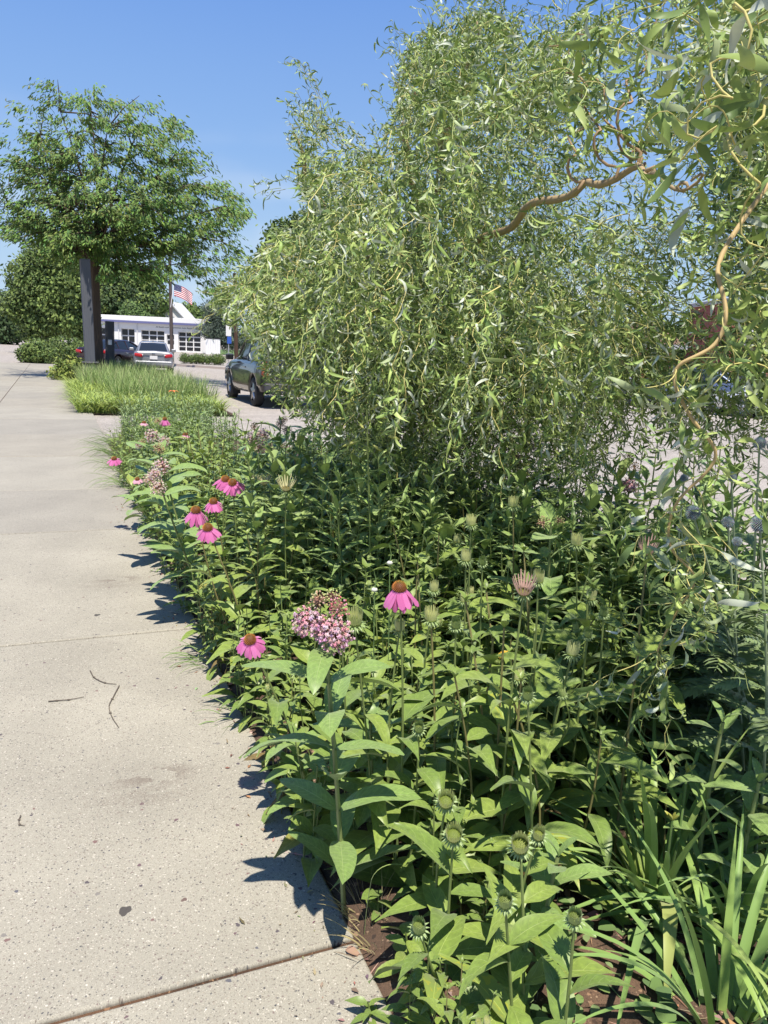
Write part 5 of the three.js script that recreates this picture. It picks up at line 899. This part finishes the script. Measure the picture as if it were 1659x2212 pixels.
const lilyBud = (t, p, d, L, c) => { const mb = new MB(true), pts = [], rs = []; for (let i = 0; i <= 8; i++) { const u = i / 8; pts.push(p.clone().addScaledVector(d, L * u).add(V(0, -0.12 * L * u * u, 0))); rs.push(L * 0.13 * Math.pow(Math.sin(Math.PI * (0.08 + 0.9 * u)), 0.8) + 0.0008); } mb.tube(pts, rs, 6, c, true); mesh('bud', mb.geo(), M.vfol, t); };
{
  const c = gnd(1405, 1990), t = strapClump('daylily', 'strappy daylily clump with bright arching leaves in the front right corner', c, 62, { L: [0.45, 0.8], W: [0.018, 0.028], grav: [0.8, 2.6], mats: LILY });
  for (const [px, py, dd] of [[1484, 1668, 0.05], [1452, 1772, 0.0]]) { const top = at(px, py, -c.z + dd).sub(c); const pts = stemCurve(V(0.01, 0, 0.01), top, 0.03); mesh('scape', new MB().tube(pts, 0.0034, 6).geo(), M.lily, t); for (let k = 0; k < 5; k++) lilyBud(t, top, V(gauss() * 0.6, rr(0.5, 1), gauss() * 0.6).normalize(), rr(0.018, 0.036), [0.42, 0.42, 0.06]); }
  const w = new MB(), b0 = at(1435, 1985, -c.z - 0.08).sub(c); w.leaf(b0, V(-0.12, 0.9, 0.35), V(0.1, 0.4, -1), 0.42, 0.047, { prof: blade, rows: 16, grav: 3.4, fold: 0.25 }); mesh('leaf', w.geo(), foliage([0.33, 0.38, 0.10], { clearcoat: 0.4 }), t);
  for (const [px, py, n, label] of [[1590, 2050, 34, 'shaded daylily clump at the right edge behind the bright one'], [1560, 2260, 30, 'shaded daylily clump cut by the lower right corner'], [1680, 1900, 24, 'daylily clump half outside the right edge']]) strapClump('daylily', label, gnd(px, py), n, { L: [0.45, 0.75], W: [0.018, 0.028], grav: [0.7, 2.0], mats: LILY.slice(0, 2) });
}
// lily with fat yellow green buds before the willow
{
  const tip = at(792, 885, 3.3), b = tip.clone().setY(0).add(V(0.08, 0, 0.02)), t = thing('lily', 'tall lily with fat yellow green buds before the left side of the willow', 'flower', b), top = tip.clone().sub(b), pts = stemCurve(V(0, 0, 0), top, 0.04);
  mesh('stem', new MB().tube(pts, 0.004, 6).geo(), M.stem, t);
  for (const [px, py, dx, dy, L] of [[745, 905, -1, 0.1, 0.045], [760, 868, -0.5, 0.8, 0.05], [800, 885, 0.6, 0.5, 0.05], [770, 955, -1, -0.25, 0.06], [815, 900, 1, 0.0, 0.045], [838, 942, 1, -0.1, 0.055], [806, 962, 0.8, -0.4, 0.045], [785, 925, -0.2, 0.2, 0.035]]) { const q = at(px, py, 3.3).sub(b), n = pts.reduce((m, p) => (Math.abs(p.y - q.y + 0.03) < Math.abs(m.y - q.y + 0.03) ? p : m)); mesh('bud_stalk', new MB().tube([n, q.clone().lerp(n, 0.4).add(V(0, 0.01, 0)), q], 0.0018, 4).geo(), M.stem, t); lilyBud(t, q, V(dx, dy, gauss() * 0.3).normalize(), L, [0.44, 0.46, 0.10]); }
  for (let i = 0; i < 26; i++) place(mesh('leaf', pick(thinLeaves), LILY[i % 2], t), onCurve(pts, 0.1 + 0.75 * i / 26), i * 2.4, rr(0.2, 0.7), 0, rr(0.09, 0.14));
  const b2 = atH(905, 1330, 0); 
}
// globe thistles on the right
const thistleLeaf = Array.from({ length: 4 }, () => {
  const mb = new MB(), spine = []; let p = V(0, 0, 0), t = V(0, 0.25, 1).normalize(); for (let i = 0; i <= 12; i++) { spine.push([p.clone(), t.clone()]); p.addScaledVector(t, 1 / 12); t.y -= 0.085; t.normalize(); }
  mb.leaf(V(0, 0, 0), V(0, 0.25, 1), UP, 1, 0.10, { prof: lance, rows: 12, grav: 1.02, fold: 0.2 });
  for (let i = 2; i < 12; i++) for (const s of [-1, 1]) { const [q, d] = spine[i], L = 0.27 * Math.sin(Math.PI * Math.pow(i / 12.5, 0.8)) * rr(0.8, 1.2) + 0.03; mb.leaf(q, V(s, 0.12, 0).addScaledVector(d, 0.75), UP, L, L * 0.42, { prof: (u) => u < 0.9 ? 0.9 - 0.6 * u + (Math.floor(u * 5) % 2 ? 0.35 : 0) : 0.03, rows: 5, bend: rr(0.1, 0.8), fold: 0.2, twist: gauss() * 0.3 }); }
  return mb.geo();
});
const thistleMats = [foliage([0.145, 0.22, 0.065]), foliage([0.18, 0.26, 0.085])];
function thistleGlobe(r, lit) { const mb = new MB(true), n = 260; for (let i = 0; i < n; i++) { const y = 1 - (i + 0.5) / n * 1.96, a = i * 2.39996, q = Math.sqrt(1 - y * y), d = V(Math.cos(a) * q, y, Math.sin(a) * q); mb.tube([d.clone().multiplyScalar(r * 0.55), d.clone().multiplyScalar(r * 0.86), d.clone().multiplyScalar(r * rr(1.0, 1.12))], [r * 0.05, r * 0.038, r * 0.006], 4, lit.map((v) => v * rr(0.75, 1.25))); } return mb.geo(); }
const globeGeo = thistleGlobe(0.024, [0.25, 0.31, 0.33]), globeMat = std(W1, 0.7, { vertexColors: true });
for (const [label, px, py, d, bx, by, r, n] of [
  ['globe thistle with the largest silvery ball, cut by the right edge', 1641, 1132, 1.95, 1690, 1500, 1.12, 12], ['globe thistle with a blue grey ball beside the hanging willow branch', 1496, 1108, 2.15, 1700, 1700, 1.05, 16],
  ['globe thistle with a dark small ball left of the largest one', 1572, 1128, 2.15, 1660, 1560, 0.85, 11], ['globe thistle with a dark ball against the pale lot, topmost at right', 1641, 957, 2.35, 1660, 1420, 0.95, 10],
  ['globe thistle with a dark ball just under the topmost one', 1580, 1030, 2.45, 1640, 1450, 0.8, 14], ['globe thistle with a dim ball in the leaves below the others', 1592, 1170, 2.3, 1600, 1480, 0.75, 12], ['globe thistle with a shaded ball left of the silvery balls', 1470, 1140, 2.55, 1560, 1500, 0.7, 12], ['globe thistle with a tiny ball near the pale stem', 1478, 1032, 2.6, 1500, 1450, 0.7, 9]]) {
  const top = at(px, py, d), base = at(bx, by, d + 0.1); base.y = 0; const t = thing('globe_thistle', label, 'flower', base, 0, 'globe thistles'), tp = top.clone().sub(base), pts = stemCurve(V(0, 0, 0), tp, 0.03);
  mesh('stem', new MB().tube(pts, pts.map((_, i) => 0.005 - 0.002 * i / pts.length), 7).geo(), std([0.24, 0.30, 0.17], 0.7), t);
  const gl = mesh('globe', globeGeo, globeMat, t); gl.position.copy(tp); gl.scale.setScalar(r * 0.86); const core = mesh('globe_core', new THREE.IcosahedronGeometry(0.015 * r, 2), std([0.12, 0.15, 0.15], 0.9), t); core.position.copy(tp);
  for (let i = 0; i < n + 8; i++) place(mesh('leaf', pick(thistleLeaf), pick(thistleMats), t), onCurve(pts, 0.06 + 0.72 * i / (n + 8)), i * 2.4 + gauss() * 0.4, rr(0.0, 0.7), gauss() * 0.3, rr(0.22, 0.36) * (1 - 0.4 * i / (n + 6)));
}
// black eyed yellow flowers half hidden in the leaves
{
  const head = new THREE.Group(); for (let i = 0; i < 11; i++) { const a = i / 11 * 6.283, mb = new MB(); mb.leaf(V(Math.cos(a) * 0.006, 0, Math.sin(a) * 0.006), V(Math.cos(a), 0.05, Math.sin(a)), UP, 0.022, 0.0085, { prof: petalP, rows: 4, bend: 0.6 }); mesh('petal', mb.geo(), M.yellowPetal ??= foliage([0.72, 0.42, 0.02], { clearcoat: 0 }), head); }
  mesh('cone', new THREE.SphereGeometry(0.008, 12, 8).scale(1, 0.8, 1), std([0.05, 0.025, 0.015], 0.8), head);
  for (const [px, py, h, label] of [[1086, 1414, 0.62, 'small yellow flower with dark eye left of the reddish stem, at centre'], [1192, 1450, 0.60, 'small yellow flower half hidden right of the reddish stem']]) { const p = atH(px, py, h), b = p.clone().setY(0), t = thing('yellow_flower', label, 'flower', b), tp = V(0, h, 0); mesh('stem', new MB().tube(stemCurve(V(0, 0, 0), tp, 0.02), 0.002, 5).geo(), M.stem, t); const hd = head.clone(); hd.name = 'flower_head'; t.add(hd); hd.position.copy(tp); hd.scale.setScalar(0.8); hd.rotation.set(0.25, 0, 0.5); for (let i = 0; i < 4; i++) place(mesh('leaf', pick(coneLeaves), M.cone[0], t), V(0, h * (0.3 + 0.12 * i), 0), i * 2.4, 0.5, 0, 0.08); }
}
// goldenrod and other narrow leaved plants: a few at the far end, more under the willow
{
  const gold = (n, h, mat, lf, w, nl = 30) => { const src = new THREE.Group(); for (let i = 0; i < n; i++) { const a = R() * 6.28, r = rr(0.02, 0.16), p0 = V(Math.cos(a) * r, 0, Math.sin(a) * r), p1 = V(Math.cos(a) * r * 1.7, h * rr(0.75, 1.1), Math.sin(a) * r * 1.7), pts = stemCurve(p0, p1, 0.03); mesh('stem', new MB().tube(pts, 0.003, 4).geo(), M.stem, src); let phi = R() * 6; for (let k = 0; k < nl; k++) { const u = 0.12 + 0.88 * k / nl; place(mesh('leaf', pick(lf), mat, src), onCurve(pts, u), phi += 2.4, rr(0.3, 0.9) + (u > 0.9 ? 0.4 : 0), gauss() * 0.3, w * (1 - 0.5 * Math.max(0, u - 0.5)) * rr(0.8, 1.2)); } } return mergedClump(src, 'goldenrod'); };
  const protos = [gold(10, 0.8, foliage([0.26, 0.36, 0.13]), thinLeaves, 0.14, 40), gold(9, 0.75, foliage([0.22, 0.32, 0.11]), thinLeaves, 0.14)];
  for (const [s, a, sc] of [[9.4, 1.4, 0.9], [9.9, 1.0, 0.85], [10.2, 1.7, 1.0], [10.7, 1.25, 1.0], [11.2, 1.6, 1.05], [11.3, 0.95, 0.9], [11.9, 1.3, 0.95], [9.0, 1.1, 0.8], [9.2, 1.8, 0.85], [12.0, 1.7, 0.9], [9.7, 1.6, 0.9], [10.5, 0.85, 0.75], [10.9, 1.9, 0.95], [11.6, 2.0, 0.9], [11.0, 1.4, 1], [8.6, 1.5, 0.8], [8.8, 0.9, 0.7], [12.1, 1.0, 0.8], [9.9, 2.0, 0.85]]) tellApart(dup(tag(pick(protos), 'x', 'plant'), sa(s, a), R() * 6, 'feathery narrow leaved plant at the far end of the bed', 'narrow leaved plants at the far end of the bed', sc), 'feathery narrow leaved plant');
  const tall = [gold(7, 0.9, foliage([0.24, 0.35, 0.085]), coneLeavesLow, 0.13), gold(7, 0.95, foliage([0.21, 0.32, 0.08]), thinLeaves, 0.19), gold(6, 0.85, foliage([0.27, 0.37, 0.10]), ovalLeaves, 0.11)];
  for (const q of tall) q.name = 'leafy_plant';
  for (const [px, d, h] of [[600, 4.7, 0.95], [650, 4.3, 1.0], [690, 4.6, 1.05], [740, 4.2, 1.05], [790, 4.0, 1.0], [830, 4.4, 1.1], [870, 4.1, 1.0], [920, 4.3, 1.05], [960, 3.9, 0.95], [1000, 4.2, 1.0], [1060, 3.9, 0.95], [1110, 4.2, 1.05], [1150, 3.8, 0.95], [1200, 4.0, 1.0], [1250, 3.7, 0.95], [1300, 3.6, 1.0], [1350, 3.4, 0.95], [1395, 3.5, 1.0], [1440, 3.2, 0.95], [1500, 3.3, 1.0], [1540, 3.0, 0.9], [1600, 3.1, 0.95], [1640, 2.8, 0.9], [1470, 2.9, 0.85], [1580, 2.7, 0.8], [560, 5.2, 0.9], [520, 5.6, 0.8], [630, 5.0, 0.9], [760, 4.7, 1.1], [1655, 3.2, 1.0]]) { const p = at(px, 1100, d - 0.55 * (px < 1330 ? 1 : 0.2)).setY(0); tellApart(dup(tag(pick(tall), 'x', 'plant'), p, R() * 6, px < 900 ? 'tall leafy plant rising before the left side of the willow' : px < 1300 ? 'tall leafy plant rising before the middle of the willow' : 'tall leafy plant between the willow and the parking lot at right', px < 900 ? 'tall leafy plants left' : px < 1300 ? 'tall leafy plants centre' : 'tall leafy plants right', h * rr(0.9, 1.08) * (px > 1330 ? 1.18 : 1.05)), 'tall leafy plant', 0.8); }
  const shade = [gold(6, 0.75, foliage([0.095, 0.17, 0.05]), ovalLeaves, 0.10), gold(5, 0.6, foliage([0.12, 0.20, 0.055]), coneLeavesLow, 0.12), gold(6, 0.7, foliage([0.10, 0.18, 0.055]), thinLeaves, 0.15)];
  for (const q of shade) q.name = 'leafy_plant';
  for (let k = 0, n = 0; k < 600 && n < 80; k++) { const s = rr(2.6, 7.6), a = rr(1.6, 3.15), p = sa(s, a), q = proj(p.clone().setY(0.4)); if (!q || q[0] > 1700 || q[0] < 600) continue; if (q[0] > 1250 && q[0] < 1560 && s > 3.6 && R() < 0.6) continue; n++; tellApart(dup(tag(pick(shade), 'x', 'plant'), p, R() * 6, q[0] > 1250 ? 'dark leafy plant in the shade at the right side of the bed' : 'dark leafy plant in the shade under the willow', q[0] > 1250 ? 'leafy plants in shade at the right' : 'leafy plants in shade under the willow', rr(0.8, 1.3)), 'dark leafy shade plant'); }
}
// grass tufts: [px, py of the foot, blades, length, width, droop, colour]
function tuft(label, b, n, L, W, grav, c, lean = V(0, 0, 0), spread = 0.05, group) {
  const mb = new MB(true); for (let i = 0; i < n; i++) { const a = R() * 6.28, r = spread * Math.sqrt(R()), d = V(Math.cos(a) * 0.45, 1, Math.sin(a) * 0.45).add(lean).normalize(), m = rr(0.75, 1.3); mb.leaf(V(Math.cos(a) * r, 0, Math.sin(a) * r), d, V(-d.y, 0.3, R() - 0.5), L * rr(0.55, 1.15), W * rr(0.7, 1.2), { prof: blade, rows: 7, flat: true, fold: 0.2, grav: grav * rr(0.5, 1.4), c: c.map((v) => v * m) }); }
  const t = thing('grass_tuft', label, 'grass', b, 0, group); mesh('blades', mb.geo(), M.vfolDull, t).userData.kind = 'stuff'; return t;
}
const LFT = V(-NX * 0.55, 0, -NZ * 0.55);
for (const [s, a, n, L, lab] of [[10.6, 0.72, 90, 0.55, 'wispy grass tuft arching over the sidewalk at the far end, farthest one'], [9.4, 0.7, 90, 0.5, 'wispy grass tuft over the sidewalk beside the far milkweeds'], [8.3, 0.7, 80, 0.45, 'wispy grass tuft over the sidewalk just before the far coneflower'], [11.6, 0.8, 90, 0.6, 'wispy grass tuft at the corner where the bed ends'], [3.55, 0.68, 40, 0.28, 'thin grass tuft lying over the slab joint at the bed edge'], [2.95, 0.66, 26, 0.2, 'thin grass tuft low at the sidewalk edge below the leaning bloom']]) tuft(lab, sa(s, a), n, L, 0.0045, 1.8, [0.17, 0.25, 0.085], LFT, 0.09);
for (const [px, py, n, lab] of [[745, 1250, 70, 'blue green grass tuft in the shade before the willow, left'], [930, 1330, 60, 'blue green grass tuft in the shade behind the tall pink bloom'], [800, 1230, 60, 'blue green grass tuft beneath the lily buds']]) tuft(lab, gnd(px, py), n, 0.62, 0.008, 0.8, [0.14, 0.22, 0.12], V(0, 0, 0), 0.09);
for (const [px, py, n, lab] of [[790, 1985, 34, 'straw coloured grass tuft at the pavement edge, upper of two'], [815, 2050, 26, 'straw coloured grass tuft at the pavement edge, lower of two']]) tuft(lab, gnd(px, py), n, 0.17, 0.004, 0.9, [0.40, 0.34, 0.16], V(-0.2, 0, 0), 0.04);
{ const b = gnd(785, 2040), t = thing('bent_grass_blade', 'single broad grass blade bent over the sidewalk with its shadow beside it', 'grass', b), mb = new MB(); mb.leaf(V(0, 0, 0), V(0, 1, 0.02), V(1, 0, 0.2), 0.34, 0.009, { prof: blade, rows: 20, bend: -2.3, bendAt: (u) => (u > 0.5 ? 1.9 : 0.1), fold: 0.3 }); mesh('blade', mb.geo(), LILY[2], t); }
// low leaves along the front edge and the bottom of the frame: [px, py, label]
{
  const low = (label, px, py, n, L, h, lf, mats) => { const b = gnd(px, py), t = thing('low_plant', label, 'plant', b); const pts = stemCurve(V(0, -0.01, 0), V(gauss() * 0.03, h, gauss() * 0.03), 0.01); mesh('stem', new MB().tube(pts, 0.0022, 5).geo(), M.stem, t); let phi = R() * 6; for (let i = 0; i < n; i++) place(mesh('leaf', pick(lf), pick(mats), t), onCurve(pts, 0.25 + 0.75 * i / n), phi += 2.4, rr(-0.1, 0.6), gauss() * 0.3, L * rr(0.7, 1.2)); };
  low('low bindweed leaves trailing at the pavement edge, nearest the shadowed grass blade', 810, 2010, 9, 0.06, 0.12, ovalLeaves, M.cone); low('low leafy weed at the pavement edge under the big milkweed', 690, 1840, 9, 0.075, 0.12, ovalLeaves, M.cone); low('leafy weed beside the big milkweed foot', 760, 1890, 10, 0.085, 0.2, ovalLeaves, M.cone);
  low('small nettle like weed at the bottom edge on the pavement', 790, 2215, 10, 0.06, 0.07, coneLeaves, M.cone); low('low leafy weed under the leaning coneflower bud', 880, 2120, 10, 0.085, 0.16, ovalLeaves, M.cone); low('dandelion like rosette where the bed meets the pavement', 640, 1740, 14, 0.11, 0.03, coneLeaves, [M.cone[1]]);
  low('purslane like sprig growing from the slab edge', 455, 1548, 12, 0.022, 0.02, ovalLeaves, M.milk); low('pale low rosette in the shaded soil at right', 1290, 1690, 12, 0.05, 0.08, ovalLeaves, M.milk); low('small leafy weed in the sunlit soil patch at right', 1335, 1620, 12, 0.05, 0.14, ovalLeaves, M.milk);
  // elm seedling with pleated leaves
  const t = thing('elm_seedling', 'elm seedling with pleated toothed leaves beside the daylily stems', 'plant', gnd(1425, 1960)), b = t.position, tip = at(1440, 1690, -b.z + 0.03).sub(b); mesh('stem', new MB().tube(stemCurve(V(0, 0, 0), tip, 0.02), 0.0022, 5).geo(), M.redstem, t);
  for (const [px, py, yaw, L] of [[1400, 1765, -1.9, 0.075], [1435, 1770, 0.9, 0.08], [1410, 1800, -0.6, 0.05], [1455, 1740, 1.5, 0.05], [1420, 1720, -2.4, 0.06]]) { const mb = new MB(), n = 18; for (let i = 0; i <= n; i++) { const u = i / n, w = 0.26 * broad(u) * (i % 2 ? 1.07 : 0.96), z = i % 2 ? 0.02 : -0.01; for (const [x, up] of [[-w, 0.07 + z], [0, 0], [w, 0.07 + z]]) mb.vert(V(x, up - 0.35 * u * u, u - Math.abs(x) * -0.3), x / w / 2 + 0.5, u); if (i) { const k = (i - 1) * 3; mb.quad(k, k + 1, k + 4, k + 3); mb.quad(k + 1, k + 2, k + 5, k + 4); } } place(mesh('leaf', mb.geo(), foliage([0.22, 0.31, 0.07]), t), at(px, py - 30, -b.z + 0.03).sub(b), yaw, 0.2, 0, L); }
  // white flower buds on hooked stalks
  for (const [px, py, h, label] of [[809, 1274, 0.8, 'white garlic bud with a curled tip on a thin stalk'], [842, 1216, 0.84, 'small pair of white garlic buds on a thin stalk']]) { const p = atH(px, py, h), g = thing('garlic_stalk', label, 'plant', p.clone().setY(0)); mesh('stem', new MB().tube(stemCurve(V(0.02, 0, 0), V(0, h, 0), 0.02), 0.0018, 5).geo(), M.lily, g); mesh('bud', new THREE.SphereGeometry(0.0085, 12, 8).scale(1.2, 0.9, 1).translate(0, h, 0), std([0.62, 0.62, 0.52], 0.6), g); mesh('beak', new MB().tube([V(0, h, 0), V(0.004, h + 0.03, 0), V(-0.006, h + 0.07, 0.004)], [0.003, 0.0018, 0.0005], 5).geo(), M.lily, g); }
}
// ground cover and litter nobody could count
{
  const gc = new MB(true), lt = new MB(true), LIT = [[0.30, 0.22, 0.14], [0.22, 0.15, 0.10], [0.40, 0.33, 0.22], [0.16, 0.10, 0.07], [0.34, 0.20, 0.13]];
  for (let i = 0; i < 8000; i++) {
    const s = rr(0.5, 5), a = rr(0.7, 3.25), p = sa(s, a, 0), q = proj(p); if (!q || q[1] > 2300 || q[0] > 1750) continue;
    const dens = fbm(s * 2.2, a * 2.2, 6, 2) + (q[0] > 1000 && q[1] > 1500 ? 0.3 : -0.08); if (dens < R() * 0.35 - 0.05) continue;
    const h = rr(0.02, 0.09), n = V(gauss() * 0.4, 1, gauss() * 0.4).normalize(), t = V(gauss(), 0.1, gauss()).normalize(), L = rr(0.02, 0.06), c = pick([[0.12, 0.21, 0.05], [0.16, 0.25, 0.06], [0.10, 0.18, 0.055], [0.2, 0.28, 0.1]]);
    gc.leaf(p.setY(h + 0.02), t, n, L, L * rr(0.6, 1.05), { prof: broad, rows: 4, bend: rr(0.1, 0.7), fold: 0.2, c }); if (R() < 0.4) gc.tube([p.clone().setY(0), p], 0.0009, 3, c);
  }
  for (let i = 0; i < 5200; i++) { const s = rr(0.4, 5), a = rr(0.655, 3.25), p = sa(s, a, 0.056 + 0.02 * R()); if (a < 0.74) p.y = 0.02 + R() * 0.02; const straw = R() < 0.45, L = straw ? rr(0.03, 0.12) : rr(0.012, 0.05); lt.leaf(p, V(gauss(), gauss() * 0.15, gauss()).normalize(), V(gauss() * 0.5, 1, gauss() * 0.5).normalize(), L, straw ? 0.003 : L * rr(0.4, 0.8), { rows: 3, flat: straw, bend: gauss() * 1.2, fold: 0.3, twist: gauss(), c: pick(LIT).map((v) => v * rr(0.7, 1.3)) }); }
  for (let i = 0; i < 420; i++) { const s = rr(1, 9), a = 0.665 - Math.abs(gauss()) * 0.22, L = rr(0.006, 0.028), p = sa(s, a, 0.029); lt.leaf(p, V(gauss(), 0.1, gauss()).normalize(), V(gauss() * 0.3, 1, gauss() * 0.3).normalize(), L, L * rr(0.15, 0.6), { rows: 3, bend: gauss(), fold: 0.3, c: pick(LIT).map((v) => v * rr(0.6, 1.2)) }); }
  tag(mesh('ground_cover', gc.geo(), M.vfol), 'small round leaved ground cover over the garden soil', 'ground cover', null, 'stuff'); tag(mesh('leaf_litter', lt.geo(), std(W1, 0.9, { vertexColors: true, side: THREE.DoubleSide })), 'dry leaves and straw scattered on the garden soil', 'leaf litter', null, 'stuff');
}
// twigs and bits lying on the sidewalk
{
  const tw = std([0.11, 0.09, 0.07], 0.9);
  const lay = (label, list, r) => { const c = gnd(...list[0]), t = thing('fallen_twig', label, 'twig', V(c.x, 0.03, c.z)); const pts = new THREE.CatmullRomCurve3(list.map(([x, y]) => gnd(x, y).sub(V(c.x, 0, c.z)).setY(r * 0.6))).getPoints(20); mesh('stick', new MB().tube(pts, pts.map((_, i) => r * (1 - 0.5 * i / 20)), 5, null, true).geo(), tw, t); for (const u of [6, 13]) mesh('knot', new THREE.IcosahedronGeometry(r * 1.7, 1).scale(1.4, 0.8, 1).translate(pts[u].x, pts[u].y, pts[u].z), tw, t); };
  lay('curved twig on the sidewalk, uppermost of three', [[195, 1462], [205, 1478], [228, 1489], [252, 1492]], 0.0026); lay('bent twig on the sidewalk curling towards the viewer, longest of three', [[258, 1495], [245, 1520], [236, 1540], [243, 1565], [257, 1587]], 0.0026); lay('straight twig on the sidewalk, leftmost of three', [[105, 1530], [125, 1528], [150, 1526], [182, 1520]], 0.0028); lay('tiny hooked twig near the left edge of the sidewalk', [[46, 1780], [42, 1790], [44, 1800], [54, 1802]], 0.002);
  const dl = (label, px, py, L, c) => { const b = gnd(px, py); b.y = 0.03; const t = thing('dry_leaf', label, 'leaf', b), mb = new MB(); mb.leaf(V(0, 0.003, 0), V(1, 0.1, gauss()), UP, L, L * 0.5, { rows: 8, bend: 0.9, fold: 0.5, wave: 0.06, twist: 0.5 }); mesh('blade', mb.geo(), std(c, 0.9, { side: THREE.DoubleSide }), t); };
  dl('curled brown dry leaf where the big milkweed overhangs the sidewalk', 598, 1665, 0.05, [0.32, 0.20, 0.12]); dl('reddish dry leaf on the slab joint at the bed edge', 745, 2075, 0.05, [0.30, 0.19, 0.13]); dl('small brown dry leaf by the bed edge under the first slab joint', 660, 1850, 0.03, [0.20, 0.15, 0.11]);
}
// ---------------------------------------------------------------- the grassy island further along
{
  const day = new MB(true), fine = new MB(true);
  for (let i = 0; i < 7500; i++) { const s = 16.65 + 8 * Math.pow(R(), 1.6), a = rr(0.4, s < 20 ? 3.3 : 1.4), p = sa(s, a, 0.0), h = rr(0.4, 0.75), ang = R() * 6.28, m = rr(0.7, 1.25), c = pick([[0.36, 0.44, 0.08], [0.30, 0.40, 0.07], [0.22, 0.32, 0.06]]).map((v) => v * m); day.leaf(p, V(Math.cos(ang) * 0.6, 1, Math.sin(ang) * 0.6), V(-Math.cos(ang), 0.6, -Math.sin(ang)), h, 0.022, { prof: blade, rows: 6, flat: true, fold: 0.3, grav: rr(1.0, 2.2), c }); }
  for (let i = 0; i < 11000; i++) { const s = 18 + 16 * Math.pow(R(), 1.3), a = rr(0.7, 3.4), p = sa(s, a, 0); if (s < 21 && a < 1.2) continue; const h = rr(0.45, 0.95), ang = R() * 6.28, m = rr(0.7, 1.3), c = pick([[0.21, 0.31, 0.08], [0.26, 0.36, 0.10], [0.16, 0.26, 0.07], [0.34, 0.37, 0.16]]).map((v) => v * m); fine.leaf(p, V(Math.cos(ang) * 0.35, 1, Math.sin(ang) * 0.35), V(-Math.cos(ang), 0.4, -Math.sin(ang)), h, 0.013, { prof: blade, rows: 5, flat: true, fold: 0.2, grav: rr(0.5, 1.5), c }); }
  tag(mesh('daylily_foliage', day.geo(), M.vfolDull), 'yellow green arching lily foliage at the near end of the island', 'foliage', null, 'stuff'); tag(mesh('tall_grass', fine.geo(), M.vfolDull), 'tall fine grass filling the island before the silver sedan', 'grass', null, 'stuff');
  for (const [px, py, label] of [[374, 846, 'orange lily flower in the island grass']]) { const p = atH(px, py, 0.55), t = thing('orange_lily', label, 'flower', p.clone().setY(0)); mesh('stem', new MB().tube([V(0, 0, 0), V(0, 0.55, 0)], 0.006, 5).geo(), M.lily, t); for (let i = 0; i < 6; i++) { const a = i / 6 * 6.28, mb = new MB(); mb.leaf(V(0, 0.55, 0), V(Math.cos(a), 0.55, Math.sin(a)), V(-Math.cos(a), 1, -Math.sin(a)), 0.13, 0.06, { rows: 6, bend: 1.4 }); mesh('petal', mb.geo(), foliage([0.75, 0.18, 0.03], { clearcoat: 0 }), t); } }
  const b = gnd(152, 822), t = thing('yellow_bush', 'yellow green weedy bush at the foot of the grey pole', 'bush', b); mesh('crown', crownGeo([[0, 0.45, 0, 0.55, 0.5, 0.5], [-0.2, 0.25, 0.2, 0.5, 0.3, 0.5]], 420, 0.09, [[0.24, 0.30, 0.05], [0.18, 0.26, 0.05], [0.28, 0.32, 0.07]], { spread: 0.1 }), M.vfolDull, t).userData.kind = 'stuff'; mesh('stem', new MB().tube([V(0, 0, 0), V(0.03, 0.5, 0)], 0.012).geo(), M.stem, t);
}

nameThemApart();
scene.add(camera);
renderer.render(scene, camera);
